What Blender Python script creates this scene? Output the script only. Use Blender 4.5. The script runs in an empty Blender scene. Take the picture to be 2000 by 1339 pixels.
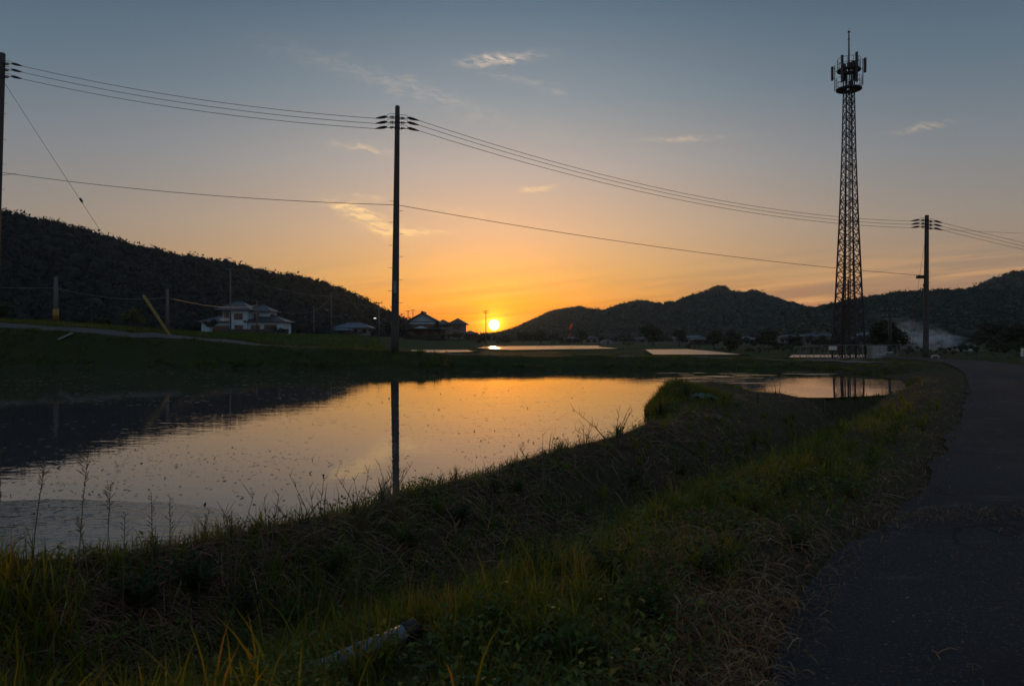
import bpy, math, random
import numpy as np
from mathutils import Vector, Matrix

random.seed(7)
RNG = np.random.default_rng(11)
S = bpy.context.scene
COL = S.collection
R = math.radians
F, HX, HY, EYE = 1444.0, 1000.0, 664.0, 1.2      # focal length in photo pixels, horizon point, eye height (m)
WZ = -0.16                                       # pond level

# ------------------------------------------------------------------ camera
cam = bpy.data.cameras.new('camera')
cam.sensor_width = 36.0
cam.lens = 36.0 * F / 2000.0
cam.shift_y = -5.5 / 2000.0
cam.clip_start, cam.clip_end = 0.05, 12000
cam.dof.use_dof = True
cam.dof.focus_distance = 25.0
cam.dof.aperture_fstop = 5.6
cam_o = bpy.data.objects.new('camera', cam)
cam_o.location = (0, 0, EYE)
cam_o.rotation_euler = (R(90), 0, 0)
COL.objects.link(cam_o)
S.camera = cam_o

# ------------------------------------------------------------------ sky and sun
SUN_EL = math.atan2(664 - 634, F)
SUN_AZ = math.atan2(965 - 1000, F)               # to the right of +Y
SUN_DIR = Vector((math.sin(SUN_AZ) * math.cos(SUN_EL), math.cos(SUN_AZ) * math.cos(SUN_EL), math.sin(SUN_EL)))


def lin(c):
    return tuple((x / 255 / 12.92 if x / 255 <= .04045 else ((x / 255 + .055) / 1.055) ** 2.4) for x in c) + (1,)


class NT:
    """small helper for node graphs"""
    def __init__(self, tree):
        self.t = tree
        self.n = tree.nodes
        self.l = tree.links

    def new(self, typ, **kw):
        n = self.n.new(typ)
        for k, v in kw.items():
            setattr(n, k, v)
        return n

    def put(self, sock, v):
        if v is None:
            return
        if isinstance(v, bpy.types.NodeSocket):
            self.l.new(v, sock)
        else:
            sock.default_value = v

    def m(self, op, a, b=None, c=None, clamp=False):
        n = self.new('ShaderNodeMath', operation=op, use_clamp=clamp)
        for i, v in enumerate((a, b, c)):
            self.put(n.inputs[i], v)
        return n.outputs[0]

    def vm(self, op, a, b=None, scale=None):
        n = self.new('ShaderNodeVectorMath', operation=op)
        self.put(n.inputs[0], a)
        if b is not None:
            self.put(n.inputs[1], b)
        if scale is not None:
            self.put(n.inputs['Scale'], scale)
        return n.outputs['Value'] if op in ('DOT_PRODUCT', 'LENGTH') else n.outputs[0]

    def mix(self, f, a, b, mode='MIX'):
        n = self.new('ShaderNodeMix', data_type='RGBA', blend_type=mode)
        self.put(n.inputs[0], f)
        self.put(n.inputs[6], a)
        self.put(n.inputs[7], b)
        return n.outputs[2]

    def ramp(self, f, stops, interp='LINEAR'):
        n = self.new('ShaderNodeValToRGB')
        e = n.color_ramp.elements
        n.color_ramp.interpolation = interp
        while len(e) < len(stops):
            e.new(0.5)
        for el, (p, c) in zip(e, stops):
            el.position = p
            el.color = c
        self.put(n.inputs[0], f)
        return n.outputs[0]

    def noise(self, vec, scale, detail=3, rough=.5, dist=0.0):
        n = self.new('ShaderNodeTexNoise')
        self.put(n.inputs['Vector'], vec)
        n.inputs['Scale'].default_value = scale
        n.inputs['Detail'].default_value = detail
        n.inputs['Roughness'].default_value = rough
        n.inputs['Distortion'].default_value = dist
        return n.outputs[0]

    def rng(self, v, a, b, c=0.0, d=1.0, smooth=False):
        n = self.new('ShaderNodeMapRange')
        if smooth:
            n.interpolation_type = 'SMOOTHSTEP'
        self.put(n.inputs[0], v)
        for i, x in enumerate((a, b, c, d)):
            n.inputs[i + 1].default_value = x
        return n.outputs[0]


world = bpy.data.worlds.new('World')
S.world = world
world.use_nodes = True
world.cycles.sampling_method = 'MANUAL'
world.cycles.sample_map_resolution = 512
w = NT(world.node_tree)
w.n.clear()
tc = w.new('ShaderNodeTexCoord')
d = w.vm('NORMALIZE', tc.outputs['Generated'])
sep = w.new('ShaderNodeSeparateXYZ')
w.l.new(d, sep.inputs[0])
dx, dy, dz = sep.outputs
el = w.m('MULTIPLY', w.m('ARCSINE', dz), 180 / math.pi)
comb = w.new('ShaderNodeCombineXYZ')
w.l.new(dx, comb.inputs[0]); w.l.new(dy, comb.inputs[1])
dh = w.vm('NORMALIZE', comb.outputs[0])
azc = w.vm('DOT_PRODUCT', dh, (math.sin(SUN_AZ), math.cos(SUN_AZ), 0))
az = w.m('MULTIPLY', w.m('ARCCOSINE', w.m('MINIMUM', azc, .99999)), 180 / math.pi)
sd_ = w.vm('DOT_PRODUCT', d, tuple(SUN_DIR))
th = w.m('MULTIPLY', w.m('ARCCOSINE', w.m('MINIMUM', sd_, .9999999)), 180 / math.pi)
fac = w.m('SQRT', w.m('DIVIDE', w.m('MAXIMUM', w.m('ADD', el, 1.0), 0.0), 91.0))


def sky_ramp(stops):
    return w.ramp(fac, [(math.sqrt((e + 1) / 91), lin(c)) for e, c in stops])


rs = sky_ramp([(0, (255, 92, 0)), (1.5, (255, 130, 2)), (3, (252, 166, 40)), (5, (246, 184, 96)), (8.4, (227, 187, 146)),
               (13, (189, 177, 167)), (18, (142, 153, 160)), (24.5, (94, 117, 136)), (40, (90, 108, 128)), (90, (98, 117, 138))])
re_ = sky_ramp([(0, (178, 126, 92)), (3, (172, 134, 106)), (5, (162, 136, 114)), (8.4, (149, 140, 131)),
                (13, (125, 132, 139)), (18, (97, 116, 131)), (24.5, (70, 93, 114)), (40, (80, 99, 121)), (90, (98, 117, 138))])
ra = sky_ramp([(0, (118, 116, 126)), (3, (124, 121, 130)), (8.4, (126, 126, 136)), (18, (114, 123, 138)), (24.5, (108, 121, 138)), (40, (106, 122, 141)), (90, (98, 117, 138))])
w1 = w.m('EXPONENT', w.m('MULTIPLY', w.m('POWER', w.m('DIVIDE', az, 20.0), 2.0), -1.0))
w2 = w.rng(az, 34, 130, 0, 1, True)
base = w.mix(w1, w.mix(w2, re_, ra), rs)
# a share of physical twilight sky under the measured gradient
nish = w.new('ShaderNodeTexSky', sky_type='NISHITA')
nish.sun_disc = False
nish.sun_elevation = SUN_EL
nish.sun_rotation = SUN_AZ
nish.air_density, nish.dust_density, nish.ozone_density = 1.0, 1.5, 1.0
nmul = w.vm('SCALE', nish.outputs[0], scale=0.10)
base = w.mix(0.06, base, nmul)

# coordinates across the western sky (gnomonic about +Y) for the cirrus
ysafe = w.m('MAXIMUM', dy, 0.02)
U = w.m('MULTIPLY', w.m('DIVIDE', dx, ysafe), F)
V = w.m('MULTIPLY', w.m('DIVIDE', dz, ysafe), F)
cuv = w.new('ShaderNodeCombineXYZ')
w.l.new(w.m('MULTIPLY', U, .01), cuv.inputs[0]); w.l.new(w.m('MULTIPLY', V, .01), cuv.inputs[1])
uv = cuv.outputs[0]
warp = w.m('SUBTRACT', w.noise(uv, .9, 2), .5)
warp2 = w.m('SUBTRACT', w.noise(w.vm('ADD', uv, (7.3, 2.1, 0)), 2.4, 2), .5)


cst = w.new('ShaderNodeCombineXYZ')
w.l.new(w.m('MULTIPLY_ADD', warp, .8, w.m('MULTIPLY', U, .024)), cst.inputs[0])
w.l.new(w.m('MULTIPLY_ADD', warp2, 1.4, w.m('MULTIPLY_ADD', U, .012, w.m('MULTIPLY', V, .085))), cst.inputs[1])
cstreak = w.rng(w.noise(cst.outputs[0], 1.5, 4, .62, .4), .36, .68)


def wisp(px, py, a, b, rot):
    u0 = w.m('MULTIPLY_ADD', warp, a * .9, w.m('SUBTRACT', U, px - HX))
    v0 = w.m('MULTIPLY_ADD', warp2, b * 2.6, w.m('SUBTRACT', V, HY - py))
    c, s = math.cos(R(rot)), math.sin(R(rot))
    ur = w.m('MULTIPLY_ADD', u0, c / a, w.m('MULTIPLY', v0, s / a))
    vr = w.m('MULTIPLY_ADD', u0, -s / b, w.m('MULTIPLY', v0, c / b))
    g = w.m('MULTIPLY_ADD', ur, ur, w.m('MULTIPLY', vr, vr))
    return w.m('EXPONENT', w.m('MULTIPLY', g, -1.0))


cl = None
for args, k in (((975, 116, 62, 10, 6), 1.1), ((1080, 180, 22, 6, -10), .35), ((708, 289, 52, 8, -8), .5),
                ((730, 430, 62, 14, -24), 2.0), ((805, 453, 55, 6, 0), 1.8), ((680, 405, 40, 7, -12), 1.2),
                ((1048, 369, 30, 5, 6), 1.5), ((1330, 271, 75, 5, 2), .5), ((1800, 249, 60, 6, 10), .35),
                ((725, 386, 40, 6, -5), .5), ((790, 170, 210, 16, -18), .22), ((1010, 155, 60, 8, -8), .22),
                ((900, 416, 110, 12, -10), .3)):
    x = w.m('MULTIPLY', wisp(*args), k)
    cl = x if cl is None else w.m('ADD', cl, x)
cl = w.m('MULTIPLY', cl, cstreak)
warm = w.ramp(w.rng(el, 3, 22), [(0, lin((255, 205, 120))), (.45, lin((255, 214, 160))), (1, lin((226, 205, 185)))])
base = w.mix(w.m('MULTIPLY', cl, .95, clamp=True), base, warm)
# long low bands of thin cloud near the horizon
st = w.new('ShaderNodeCombineXYZ')
w.l.new(w.m('MULTIPLY', U, .0016), st.inputs[0]); w.l.new(w.m('ADD', w.m('MULTIPLY', V, .034), w.m('MULTIPLY', U, -.0035)), st.inputs[1])
bands = w.noise(st.outputs[0], 1.25, 3, .55, .0)
bandk = w.m('MULTIPLY', w.rng(el, 1.5, 7.5, 1, 0, True), w.rng(az, 4, 26, .35, 1.0, True))
base = w.mix(w.m('MULTIPLY', w.rng(bands, .5, .61), w.m('MULTIPLY', bandk, .75)), base, lin((238, 176, 112)))
base = w.mix(w.m('MULTIPLY', w.rng(bands, .5, .39), w.m('MULTIPLY', bandk, .55)), base, lin((140, 110, 98)))
# glow round the sun and the sun itself
g1 = w.m('EXPONENT', w.m('MULTIPLY', w.m('POWER', w.m('DIVIDE', th, 7.5), 1.5), -1.0))
g2 = w.m('EXPONENT', w.m('MULTIPLY', w.m('POWER', w.m('DIVIDE', th, 3.4), 1.4), -1.0))
g3 = w.m('EXPONENT', w.m('MULTIPLY', w.m('POWER', w.m('DIVIDE', th, .85), 1.5), -1.0))
disc = w.rng(th, .26, .44, 1, 0, True)
# a thin veil of cloud bars crosses the glow
bar = w.rng(bands, .36, .62, .62, 1.08)
glow = w.vm('SCALE', (.30, .06, .0), scale=g1)
glow = w.vm('ADD', glow, w.vm('SCALE', (.8, .21, .0), scale=w.m('MULTIPLY', g2, bar)))
glow = w.vm('ADD', glow, w.vm('SCALE', (1.8, 1.05, .04), scale=w.m('MULTIPLY', g3, bar)))
glow = w.vm('ADD', glow, w.vm('SCALE', (14.0, 12.0, 9.0), scale=disc))
total = w.vm('ADD', base, glow)
bg = w.new('ShaderNodeBackground')
w.l.new(total, bg.inputs[0])
bg.inputs[1].default_value = 1.0
out = w.new('ShaderNodeOutputWorld')
w.l.new(bg.outputs[0], out.inputs[0])

sun = bpy.data.lights.new('sun', 'SUN')
sun.energy = 0.8
sun.angle = R(0.5)
sun.color = (1.0, .47, .14)
sun_o = bpy.data.objects.new('sun', sun)
sun_o.rotation_euler = (-SUN_DIR).to_track_quat('-Z', 'Y').to_euler()
sun_o.location = (0, 0, 60)
COL.objects.link(sun_o)

S.view_settings.view_transform = 'Standard'
S.view_settings.look = 'None'
S.view_settings.exposure = 0.0
S.view_settings.gamma = 1.0
S.cycles.use_denoising = True
S.cycles.max_bounces = 6
S.cycles.diffuse_bounces = 2
S.cycles.glossy_bounces = 3
S.cycles.transparent_max_bounces = 8
S.cycles.volume_bounces = 1

# ------------------------------------------------------------------ helpers


def at(px, py, Y):
    return Vector(((px - HX) / F * Y, Y, EYE + (HY - py) / F * Y))


def gp(px, py, z=0.0):
    Y = (EYE - z) * F / (py - HY)
    return ((px - HX) / F * Y, Y)


def tag(o, label=None, cat=None, group=None, kind=None):
    if label: o['label'] = label
    if cat: o['category'] = cat
    if group: o['group'] = group
    if kind: o['kind'] = kind
    return o


def link(name, data, parent=None):
    o = bpy.data.objects.new(name, data)
    COL.objects.link(o)
    if parent is not None:
        o.parent = parent
    return o


def empty(name, loc=(0, 0, 0), rz=0.0):
    o = link(name, None)
    o.location = loc
    o.rotation_euler = (0, 0, rz)
    o.empty_display_size = .2
    return o


def copy_tree(o, parent=None):
    c = o.copy()
    COL.objects.link(c)
    c.parent = parent
    for ch in list(o.children):
        copy_tree(ch, c)
    return c


def tri_mesh(name, Vv, T, mat, parent=None, tint=None, smooth=False):
    me = bpy.data.meshes.new(name)
    Vv = np.ascontiguousarray(Vv, dtype=np.float32)
    T = np.ascontiguousarray(T, dtype=np.int32)
    me.vertices.add(len(Vv)); me.vertices.foreach_set('co', Vv.ravel())
    me.loops.add(T.size); me.loops.foreach_set('vertex_index', T.ravel())
    me.polygons.add(len(T))
    me.polygons.foreach_set('loop_start', np.arange(0, T.size, T.shape[1], dtype=np.int32))
    me.polygons.foreach_set('loop_total', np.full(len(T), T.shape[1], dtype=np.int32))
    if smooth:
        me.polygons.foreach_set('use_smooth', np.ones(len(T), dtype=bool))
    me.update(calc_edges=True)
    if tint is not None:
        a = me.color_attributes.new('tint', 'FLOAT_COLOR', 'POINT')
        c = np.ones((len(Vv), 4), dtype=np.float32)
        c[:, :3] = tint
        a.data.foreach_set('color', c.ravel())
    me.materials.append(mat)
    return link(name, me, parent)


class MB:
    def __init__(self):
        self.v, self.f = [], []

    def quad(self, *p):
        b = len(self.v)
        self.v += [tuple(x) for x in p]
        self.f.append(tuple(range(b, b + len(p))))
        return self

    def box(self, a, c):
        x0, y0, z0 = a; x1, y1, z1 = c
        b = len(self.v)
        self.v += [(x0, y0, z0), (x1, y0, z0), (x1, y1, z0), (x0, y1, z0), (x0, y0, z1), (x1, y0, z1), (x1, y1, z1), (x0, y1, z1)]
        self.f += [tuple(b + i for i in q) for q in ((0, 3, 2, 1), (4, 5, 6, 7), (0, 1, 5, 4), (1, 2, 6, 5), (2, 3, 7, 6), (3, 0, 4, 7))]
        return self

    def path(self, pts, rad, n=8, cap=True):
        pts = [Vector(p) for p in pts]
        if not hasattr(rad, '__len__'):
            rad = [rad] * len(pts)
        b = len(self.v)
        up = None
        for i, p in enumerate(pts):
            t = (pts[min(i + 1, len(pts) - 1)] - pts[max(i - 1, 0)]).normalized()
            if up is None:
                up = t.orthogonal().normalized()
            else:
                up = (up - t * up.dot(t)).normalized()
            s = t.cross(up)
            for k in range(n):
                a = 2 * math.pi * k / n
                self.v.append(tuple(p + (up * math.cos(a) + s * math.sin(a)) * rad[i]))
        for i in range(len(pts) - 1):
            for k in range(n):
                k2 = (k + 1) % n
                self.f.append((b + i * n + k, b + i * n + k2, b + (i + 1) * n + k2, b + (i + 1) * n + k))
        if cap:
            self.f.append(tuple(b + k for k in reversed(range(n))))
            e = b + (len(pts) - 1) * n
            self.f.append(tuple(e + k for k in range(n)))
        return self

    def tube(self, p0, p1, r0, r1=None, n=8):
        return self.path([p0, p1], [r0, r0 if r1 is None else r1], n)

    def prism(self, poly, d0, d1):
        """poly: list of (x,z); extruded along y from d0 to d1"""
        b = len(self.v); n = len(poly)
        self.v += [(x, d0, z) for x, z in poly] + [(x, d1, z) for x, z in poly]
        self.f.append(tuple(range(b, b + n)))
        self.f.append(tuple(reversed(range(b + n, b + 2 * n))))
        for i in range(n):
            j = (i + 1) % n
            self.f.append((b + j, b + i, b + n + i, b + n + j))
        return self

    def build(self, name, mat, parent=None, smooth=False):
        me = bpy.data.meshes.new(name)
        me.from_pydata(self.v, [], self.f)
        if smooth:
            me.polygons.foreach_set('use_smooth', [len(p.vertices) == 4 for p in me.polygons])
        me.materials.append(mat)
        me.update()
        return link(name, me, parent)


# ------------------------------------------------------------------ materials


def new_mat(name):
    m = bpy.data.materials.new(name)
    m.use_nodes = True
    t = NT(m.node_tree)
    p = t.n['Principled BSDF']
    return m, t, p


def solid(name, c1, c2=None, scale=3.0, rough=.75, bump=0.0, bscale=40.0, metal=0.0, spec=.5, detail=4):
    m, t, p = new_mat(name)
    tcn = t.new('ShaderNodeTexCoord')
    v = tcn.outputs['Object']
    c2 = c2 or tuple(x * .7 for x in c1)
    n = t.noise(v, scale, detail, .6)
    t.l.new(t.mix(t.rng(n, .3, .7), (*c1, 1), (*c2, 1)), p.inputs['Base Color'])
    p.inputs['Roughness'].default_value = rough
    p.inputs['Metallic'].default_value = metal
    p.inputs['Specular IOR Level'].default_value = spec
    if bump:
        b = t.new('ShaderNodeBump')
        b.inputs['Strength'].default_value = 1.0
        b.inputs['Distance'].default_value = bump
        t.l.new(t.noise(v, bscale, 4, .6), b.inputs['Height'])
        t.l.new(b.outputs[0], p.inputs['Normal'])
    return m


def leaf(name, col=(1, 1, 1), trans=.4, use_tint=True, rough=.7, spec=.15):
    m, t, p = new_mat(name)
    if use_tint:
        a = t.new('ShaderNodeAttribute')
        a.attribute_name = 'tint'
        c = t.mix(1.0, a.outputs['Color'], (*col, 1), 'MULTIPLY')
    else:
        tcn = t.new('ShaderNodeTexCoord')
        n = t.noise(tcn.outputs['Object'], 9, 3)
        c = t.mix(t.rng(n, .3, .7), (*col, 1), (*[x * .6 for x in col], 1))
    t.put(p.inputs['Base Color'], c)
    p.inputs['Roughness'].default_value = rough
    p.inputs['Specular IOR Level'].default_value = spec
    tr = t.new('ShaderNodeBsdfTranslucent')
    t.put(tr.inputs['Color'], t.mix(1.0, c, (1.5, 1.35, .6, 1), 'MULTIPLY'))
    mx = t.new('ShaderNodeMixShader')
    mx.inputs[0].default_value = trans
    t.l.new(p.outputs[0], mx.inputs[1]); t.l.new(tr.outputs[0], mx.inputs[2])
    t.l.new(mx.outputs[0], t.n['Material Output'].inputs['Surface'])
    return m


def water_mat(name, ripple, base=(.012, .012, .010), rough=.02, scale=5.0):
    m, t, p = new_mat(name)
    g = t.new('ShaderNodeNewGeometry')
    mp = t.new('ShaderNodeMapping')
    mp.inputs['Scale'].default_value = (.55, 1.0, 1.0)
    t.l.new(g.outputs['Position'], mp.inputs[0])
    p.inputs['Base Color'].default_value = (*base, 1)
    p.inputs['Roughness'].default_value = rough
    p.inputs['IOR'].default_value = 1.45
    patch = t.rng(t.noise(g.outputs['Position'], .09, 2), .42, .66, .35, 1.6)
    h = t.m('ADD', t.noise(mp.outputs[0], scale, 2, .5), t.m('MULTIPLY', t.noise(mp.outputs[0], scale * .27, 2, .5), 1.6))
    b = t.new('ShaderNodeBump')
    b.inputs['Distance'].default_value = ripple
    t.put(b.inputs['Strength'], 1.0)
    t.put(b.inputs['Height'], t.m('MULTIPLY', h, patch))
    t.l.new(b.outputs[0], p.inputs['Normal'])
    return m


M = {}
M['water'] = water_mat('pond_water', .0016, (.055, .053, .052), scale=8.0)
M['water_far'] = water_mat('far_water', .05, (.05, .045, .04), .22, scale=1.6)
M['film'] = water_mat('algae_film', .010, (.030, .034, .030), .16, 19.0)
M['glint'] = solid('painted_glint', (.24, .24, .22), (.15, .15, .14), 5, .4)  # pale colour stands in for sky glints on ripples
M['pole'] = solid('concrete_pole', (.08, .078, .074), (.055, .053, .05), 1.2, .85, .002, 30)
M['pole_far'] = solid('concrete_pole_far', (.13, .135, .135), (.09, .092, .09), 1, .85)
M['dark_metal'] = solid('dark_metal', (.045, .045, .05), (.03, .03, .032), 4, .55, metal=.4)
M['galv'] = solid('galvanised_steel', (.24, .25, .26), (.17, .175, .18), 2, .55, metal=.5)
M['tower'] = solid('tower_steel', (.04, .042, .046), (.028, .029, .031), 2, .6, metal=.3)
M['tower_red'] = solid('tower_red_paint', (.17, .04, .025), (.12, .03, .02), 2, .6)
M['black'] = solid('black_rubber', (.02, .02, .02), (.012, .012, .012), 5, .6)
M['wire'] = solid('cable', (.03, .03, .03), (.02, .02, .02), 2, .6)
M['porcelain'] = solid('porcelain', (.55, .55, .52), (.45, .45, .42), 3, .25)
M['yellow'] = solid('yellow_plastic', (.32, .20, .035), (.22, .13, .025), 2, .55, .001, 8)
M['white_paint'] = solid('white_paint', (.72, .72, .70), (.6, .6, .58), 1, .5)
M['plaster'] = solid('white_plaster', (.44, .60, .68), (.37, .50, .57), .6, .85, .004, 8)
M['cream'] = solid('cream_plaster', (.26, .24, .21), (.2, .18, .16), .6, .85)
M['dim'] = solid('weathered_plaster', (.14, .155, .17), (.10, .11, .12), .6, .85)
M['brownwall'] = solid('dark_timber', (.060, .042, .032), (.035, .026, .02), 1.5, .8)
M['tile'] = solid('grey_roof_tile', (.042, .048, .062), (.028, .032, .04), 1.6, .45, .03, 3)
M['tile_dark'] = solid('dark_roof_tile', (.05, .05, .055), (.03, .03, .034), 1.6, .45, .03, 3)
M['tile_blue'] = solid('blue_sheet_roof', (.06, .09, .13), (.045, .07, .1), 1, .4)
M['glass'] = solid('window_glass', (.02, .022, .025), (.012, .013, .015), 1, .06)
M['frame'] = solid('aluminium_frame', (.10, .10, .10), (.07, .07, .07), 1, .5, metal=.4)
M['cabinet'] = solid('cabinet_paint', (.42, .44, .43), (.32, .34, .33), 1.2, .5)
M['sign_red'] = solid('red_print', (.5, .04, .03), (.4, .03, .03), 3, .6)
M['pvc'] = solid('grey_pvc', (.22, .28, .33), (.17, .21, .25), 2, .5, .002, 25)
M['net'] = solid('blue_green_netting', (.11, .17, .16), (.06, .10, .095), 12, .7, .01, 40)
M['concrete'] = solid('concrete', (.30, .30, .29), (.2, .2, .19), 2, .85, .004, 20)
M['bark'] = solid('bark', (.06, .05, .04), (.035, .03, .025), 6, .9, .02, 12)
M['track'] = solid('farm_track', (.085, .078, .074), (.055, .05, .045), .8, .9, .02, 6)
M['grass'] = leaf('grass_blades', (1, 1, 1), .48)
M['leafy'] = leaf('weed_leaves', (1, 1, 1), .35)
M['straw'] = leaf('dry_straw', (1, 1, 1), .12, rough=.7, spec=.15)
M['canopy'] = leaf('tree_leaves', (1, 1, 1), .15, rough=.6, spec=.2)
M['stalk'] = solid('stalk', (.09, .085, .04), (.06, .055, .025), 10, .7)
M['stalk_dry'] = solid('dry_stalk', (.13, .095, .055), (.08, .06, .035), 10, .7)
M['koi'] = leaf('orange_cloth', (.9, .22, .03), .8, False)


def ground_mat():
    m, t, p = new_mat('soil_and_thatch')
    g = t.new('ShaderNodeNewGeometry')
    P = g.outputs['Position']
    a = t.noise(P, 1.1, 5, .65)
    b = t.noise(P, 14, 5, .7)
    c = t.mix(t.rng(a, .38, .62), (.070, .052, .036, 1), (.050, .060, .024, 1))
    c = t.mix(t.rng(b, .42, .72), c, (.115, .085, .052, 1))
    sy = t.new('ShaderNodeSeparateXYZ'); t.l.new(P, sy.inputs[0])
    field = t.mix(t.rng(t.noise(P, .12, 4, .6), .4, .6), (.034, .056, .018, 1), (.055, .064, .026, 1))
    c = t.mix(t.rng(sy.outputs[1], 29, 34), c, field)
    t.l.new(c, p.inputs['Base Color'])
    p.inputs['Roughness'].default_value = .95
    p.inputs['Specular IOR Level'].default_value = .1
    bu = t.new('ShaderNodeBump')
    bu.inputs['Distance'].default_value = .05
    t.l.new(t.m('ADD', b, t.noise(P, 50, 3, .6)), bu.inputs['Height'])
    t.l.new(bu.outputs[0], p.inputs['Normal'])
    return m


def asphalt_mat():
    m, t, p = new_mat('worn_asphalt')
    g = t.new('ShaderNodeNewGeometry')
    P = g.outputs['Position']
    big = t.noise(P, .7, 4, .6)
    fine = t.noise(P, 70, 3, .75)
    c = t.mix(t.rng(big, .35, .7), (.022, .024, .028, 1), (.034, .036, .039, 1))
    c = t.mix(t.rng(fine, .56, .70), c, (.13, .125, .115, 1))
    c = t.mix(t.rng(fine, .42, .30), c, (.015, .015, .017, 1))
    vo = t.new('ShaderNodeTexVoronoi')
    t.l.new(P, vo.inputs['Vector']); vo.inputs['Scale'].default_value = 26
    rnd = t.new('ShaderNodeSeparateColor'); t.l.new(vo.outputs['Color'], rnd.inputs[0])
    stone = t.m('MULTIPLY', t.rng(vo.outputs['Distance'], .10, .22, 1, 0), t.rng(rnd.outputs[0], .80, .86))
    c = t.mix(stone, c, (.22, .20, .17, 1))
    dn_ = t.new('ShaderNodeVectorMath', operation='ADD'); t.l.new(P, dn_.inputs[0])
    wob = t.new('ShaderNodeTexNoise'); wob.inputs['Scale'].default_value = 2.2; wob.inputs['Detail'].default_value = 4; t.l.new(P, wob.inputs['Vector'])
    t.l.new(t.vm('SCALE', wob.outputs['Color'], scale=.9), dn_.inputs[1])
    vc = t.new('ShaderNodeTexVoronoi', feature='DISTANCE_TO_EDGE'); vc.inputs['Scale'].default_value = .55; t.l.new(dn_.outputs[0], vc.inputs['Vector'])
    crack = t.m('MULTIPLY', t.rng(vc.outputs['Distance'], .004, .012, 1, 0), t.rng(t.noise(P, .5, 2), .45, .55))
    patch = t.rng(t.noise(t.vm('MULTIPLY', P, (.9, .6, 1)), .55, 2, .4), .52, .56)
    c = t.mix(t.m('MULTIPLY', patch, .45), c, (.018, .019, .022, 1))
    worn = t.rng(t.noise(t.vm('MULTIPLY', P, (1.0, 2.6, 1)), .9, 5, .7), .57, .68)
    c = t.mix(t.m('MULTIPLY', worn, .6), c, (.10, .095, .09, 1))
    c = t.mix(t.m('MULTIPLY', crack, .8), c, (.008, .008, .009, 1))
    t.l.new(c, p.inputs['Base Color'])
    p.inputs['Roughness'].default_value = .9
    p.inputs['Specular IOR Level'].default_value = .2
    bu = t.new('ShaderNodeBump')
    bu.inputs['Distance'].default_value = .012
    t.l.new(t.m('ADD', fine, t.m('MULTIPLY', stone, 1.2)), bu.inputs['Height'])
    t.l.new(bu.outputs[0], p.inputs['Normal'])
    return m


M['ground'] = ground_mat()
M['asphalt'] = asphalt_mat()

# ------------------------------------------------------------------ terrain


def vnoise(x, y, seed=0):
    xi = np.floor(x).astype(np.int64); yi = np.floor(y).astype(np.int64)
    fx = x - xi; fy = y - yi
    fx = fx * fx * (3 - 2 * fx); fy = fy * fy * (3 - 2 * fy)

    def h(a, b):
        n = (a * 374761393 + b * 668265263 + seed * 1442695041) & 0x7fffffff
        n = ((n ^ (n >> 13)) * 1274126177) & 0x7fffffff
        n = n ^ (n >> 16)
        return (n & 0xffff) / 65535.0
    a = h(xi, yi); b = h(xi + 1, yi); c = h(xi, yi + 1); e = h(xi + 1, yi + 1)
    return (a + (b - a) * fx) * (1 - fy) + (c + (e - c) * fx) * fy


def fbm(x, y, seed=0, o=3):
    s = 0; a = .5
    for i in range(o):
        s = s + a * vnoise(x * 2 ** i, y * 2 ** i, seed + i * 17)
        a *= .5
    return s / (1 - .5 ** o)


def sm(x):
    x = np.clip(x, 0, 1)
    return x * x * (3 - 2 * x)


def seg_dist(X, Y, poly, closed=False):
    best = np.full(X.shape, 1e9)
    n = len(poly)
    for i in range(n if closed else n - 1):
        ax, ay = poly[i]; bx, by = poly[(i + 1) % n]
        ux, uy = bx - ax, by - ay
        L = ux * ux + uy * uy + 1e-12
        t = np.clip(((X - ax) * ux + (Y - ay) * uy) / L, 0, 1)
        best = np.minimum(best, np.hypot(X - ax - t * ux, Y - ay - t * uy))
    return best


def inside(X, Y, poly):
    r = np.zeros(X.shape, bool)
    n = len(poly)
    for i in range(n):
        ax, ay = poly[i]; bx, by = poly[(i + 1) % n]
        if ay == by:
            continue
        c = ((ay > Y) != (by > Y)) & (X < (bx - ax) * (Y - ay) / (by - ay) + ax)
        r ^= c
    return r


def smooth_poly(pts, it=2, closed=False):
    for _ in range(it):
        o = []
        n = len(pts)
        rng_ = range(n if closed else n - 1)
        if not closed: o.append(pts[0])
        for i in rng_:
            a = pts[i]; b = pts[(i + 1) % n]
            o.append((a[0] * .75 + b[0] * .25, a[1] * .75 + b[1] * .25))
            o.append((a[0] * .25 + b[0] * .75, a[1] * .25 + b[1] * .75))
        if not closed: o.append(pts[-1])
        pts = o
    return pts


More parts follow.
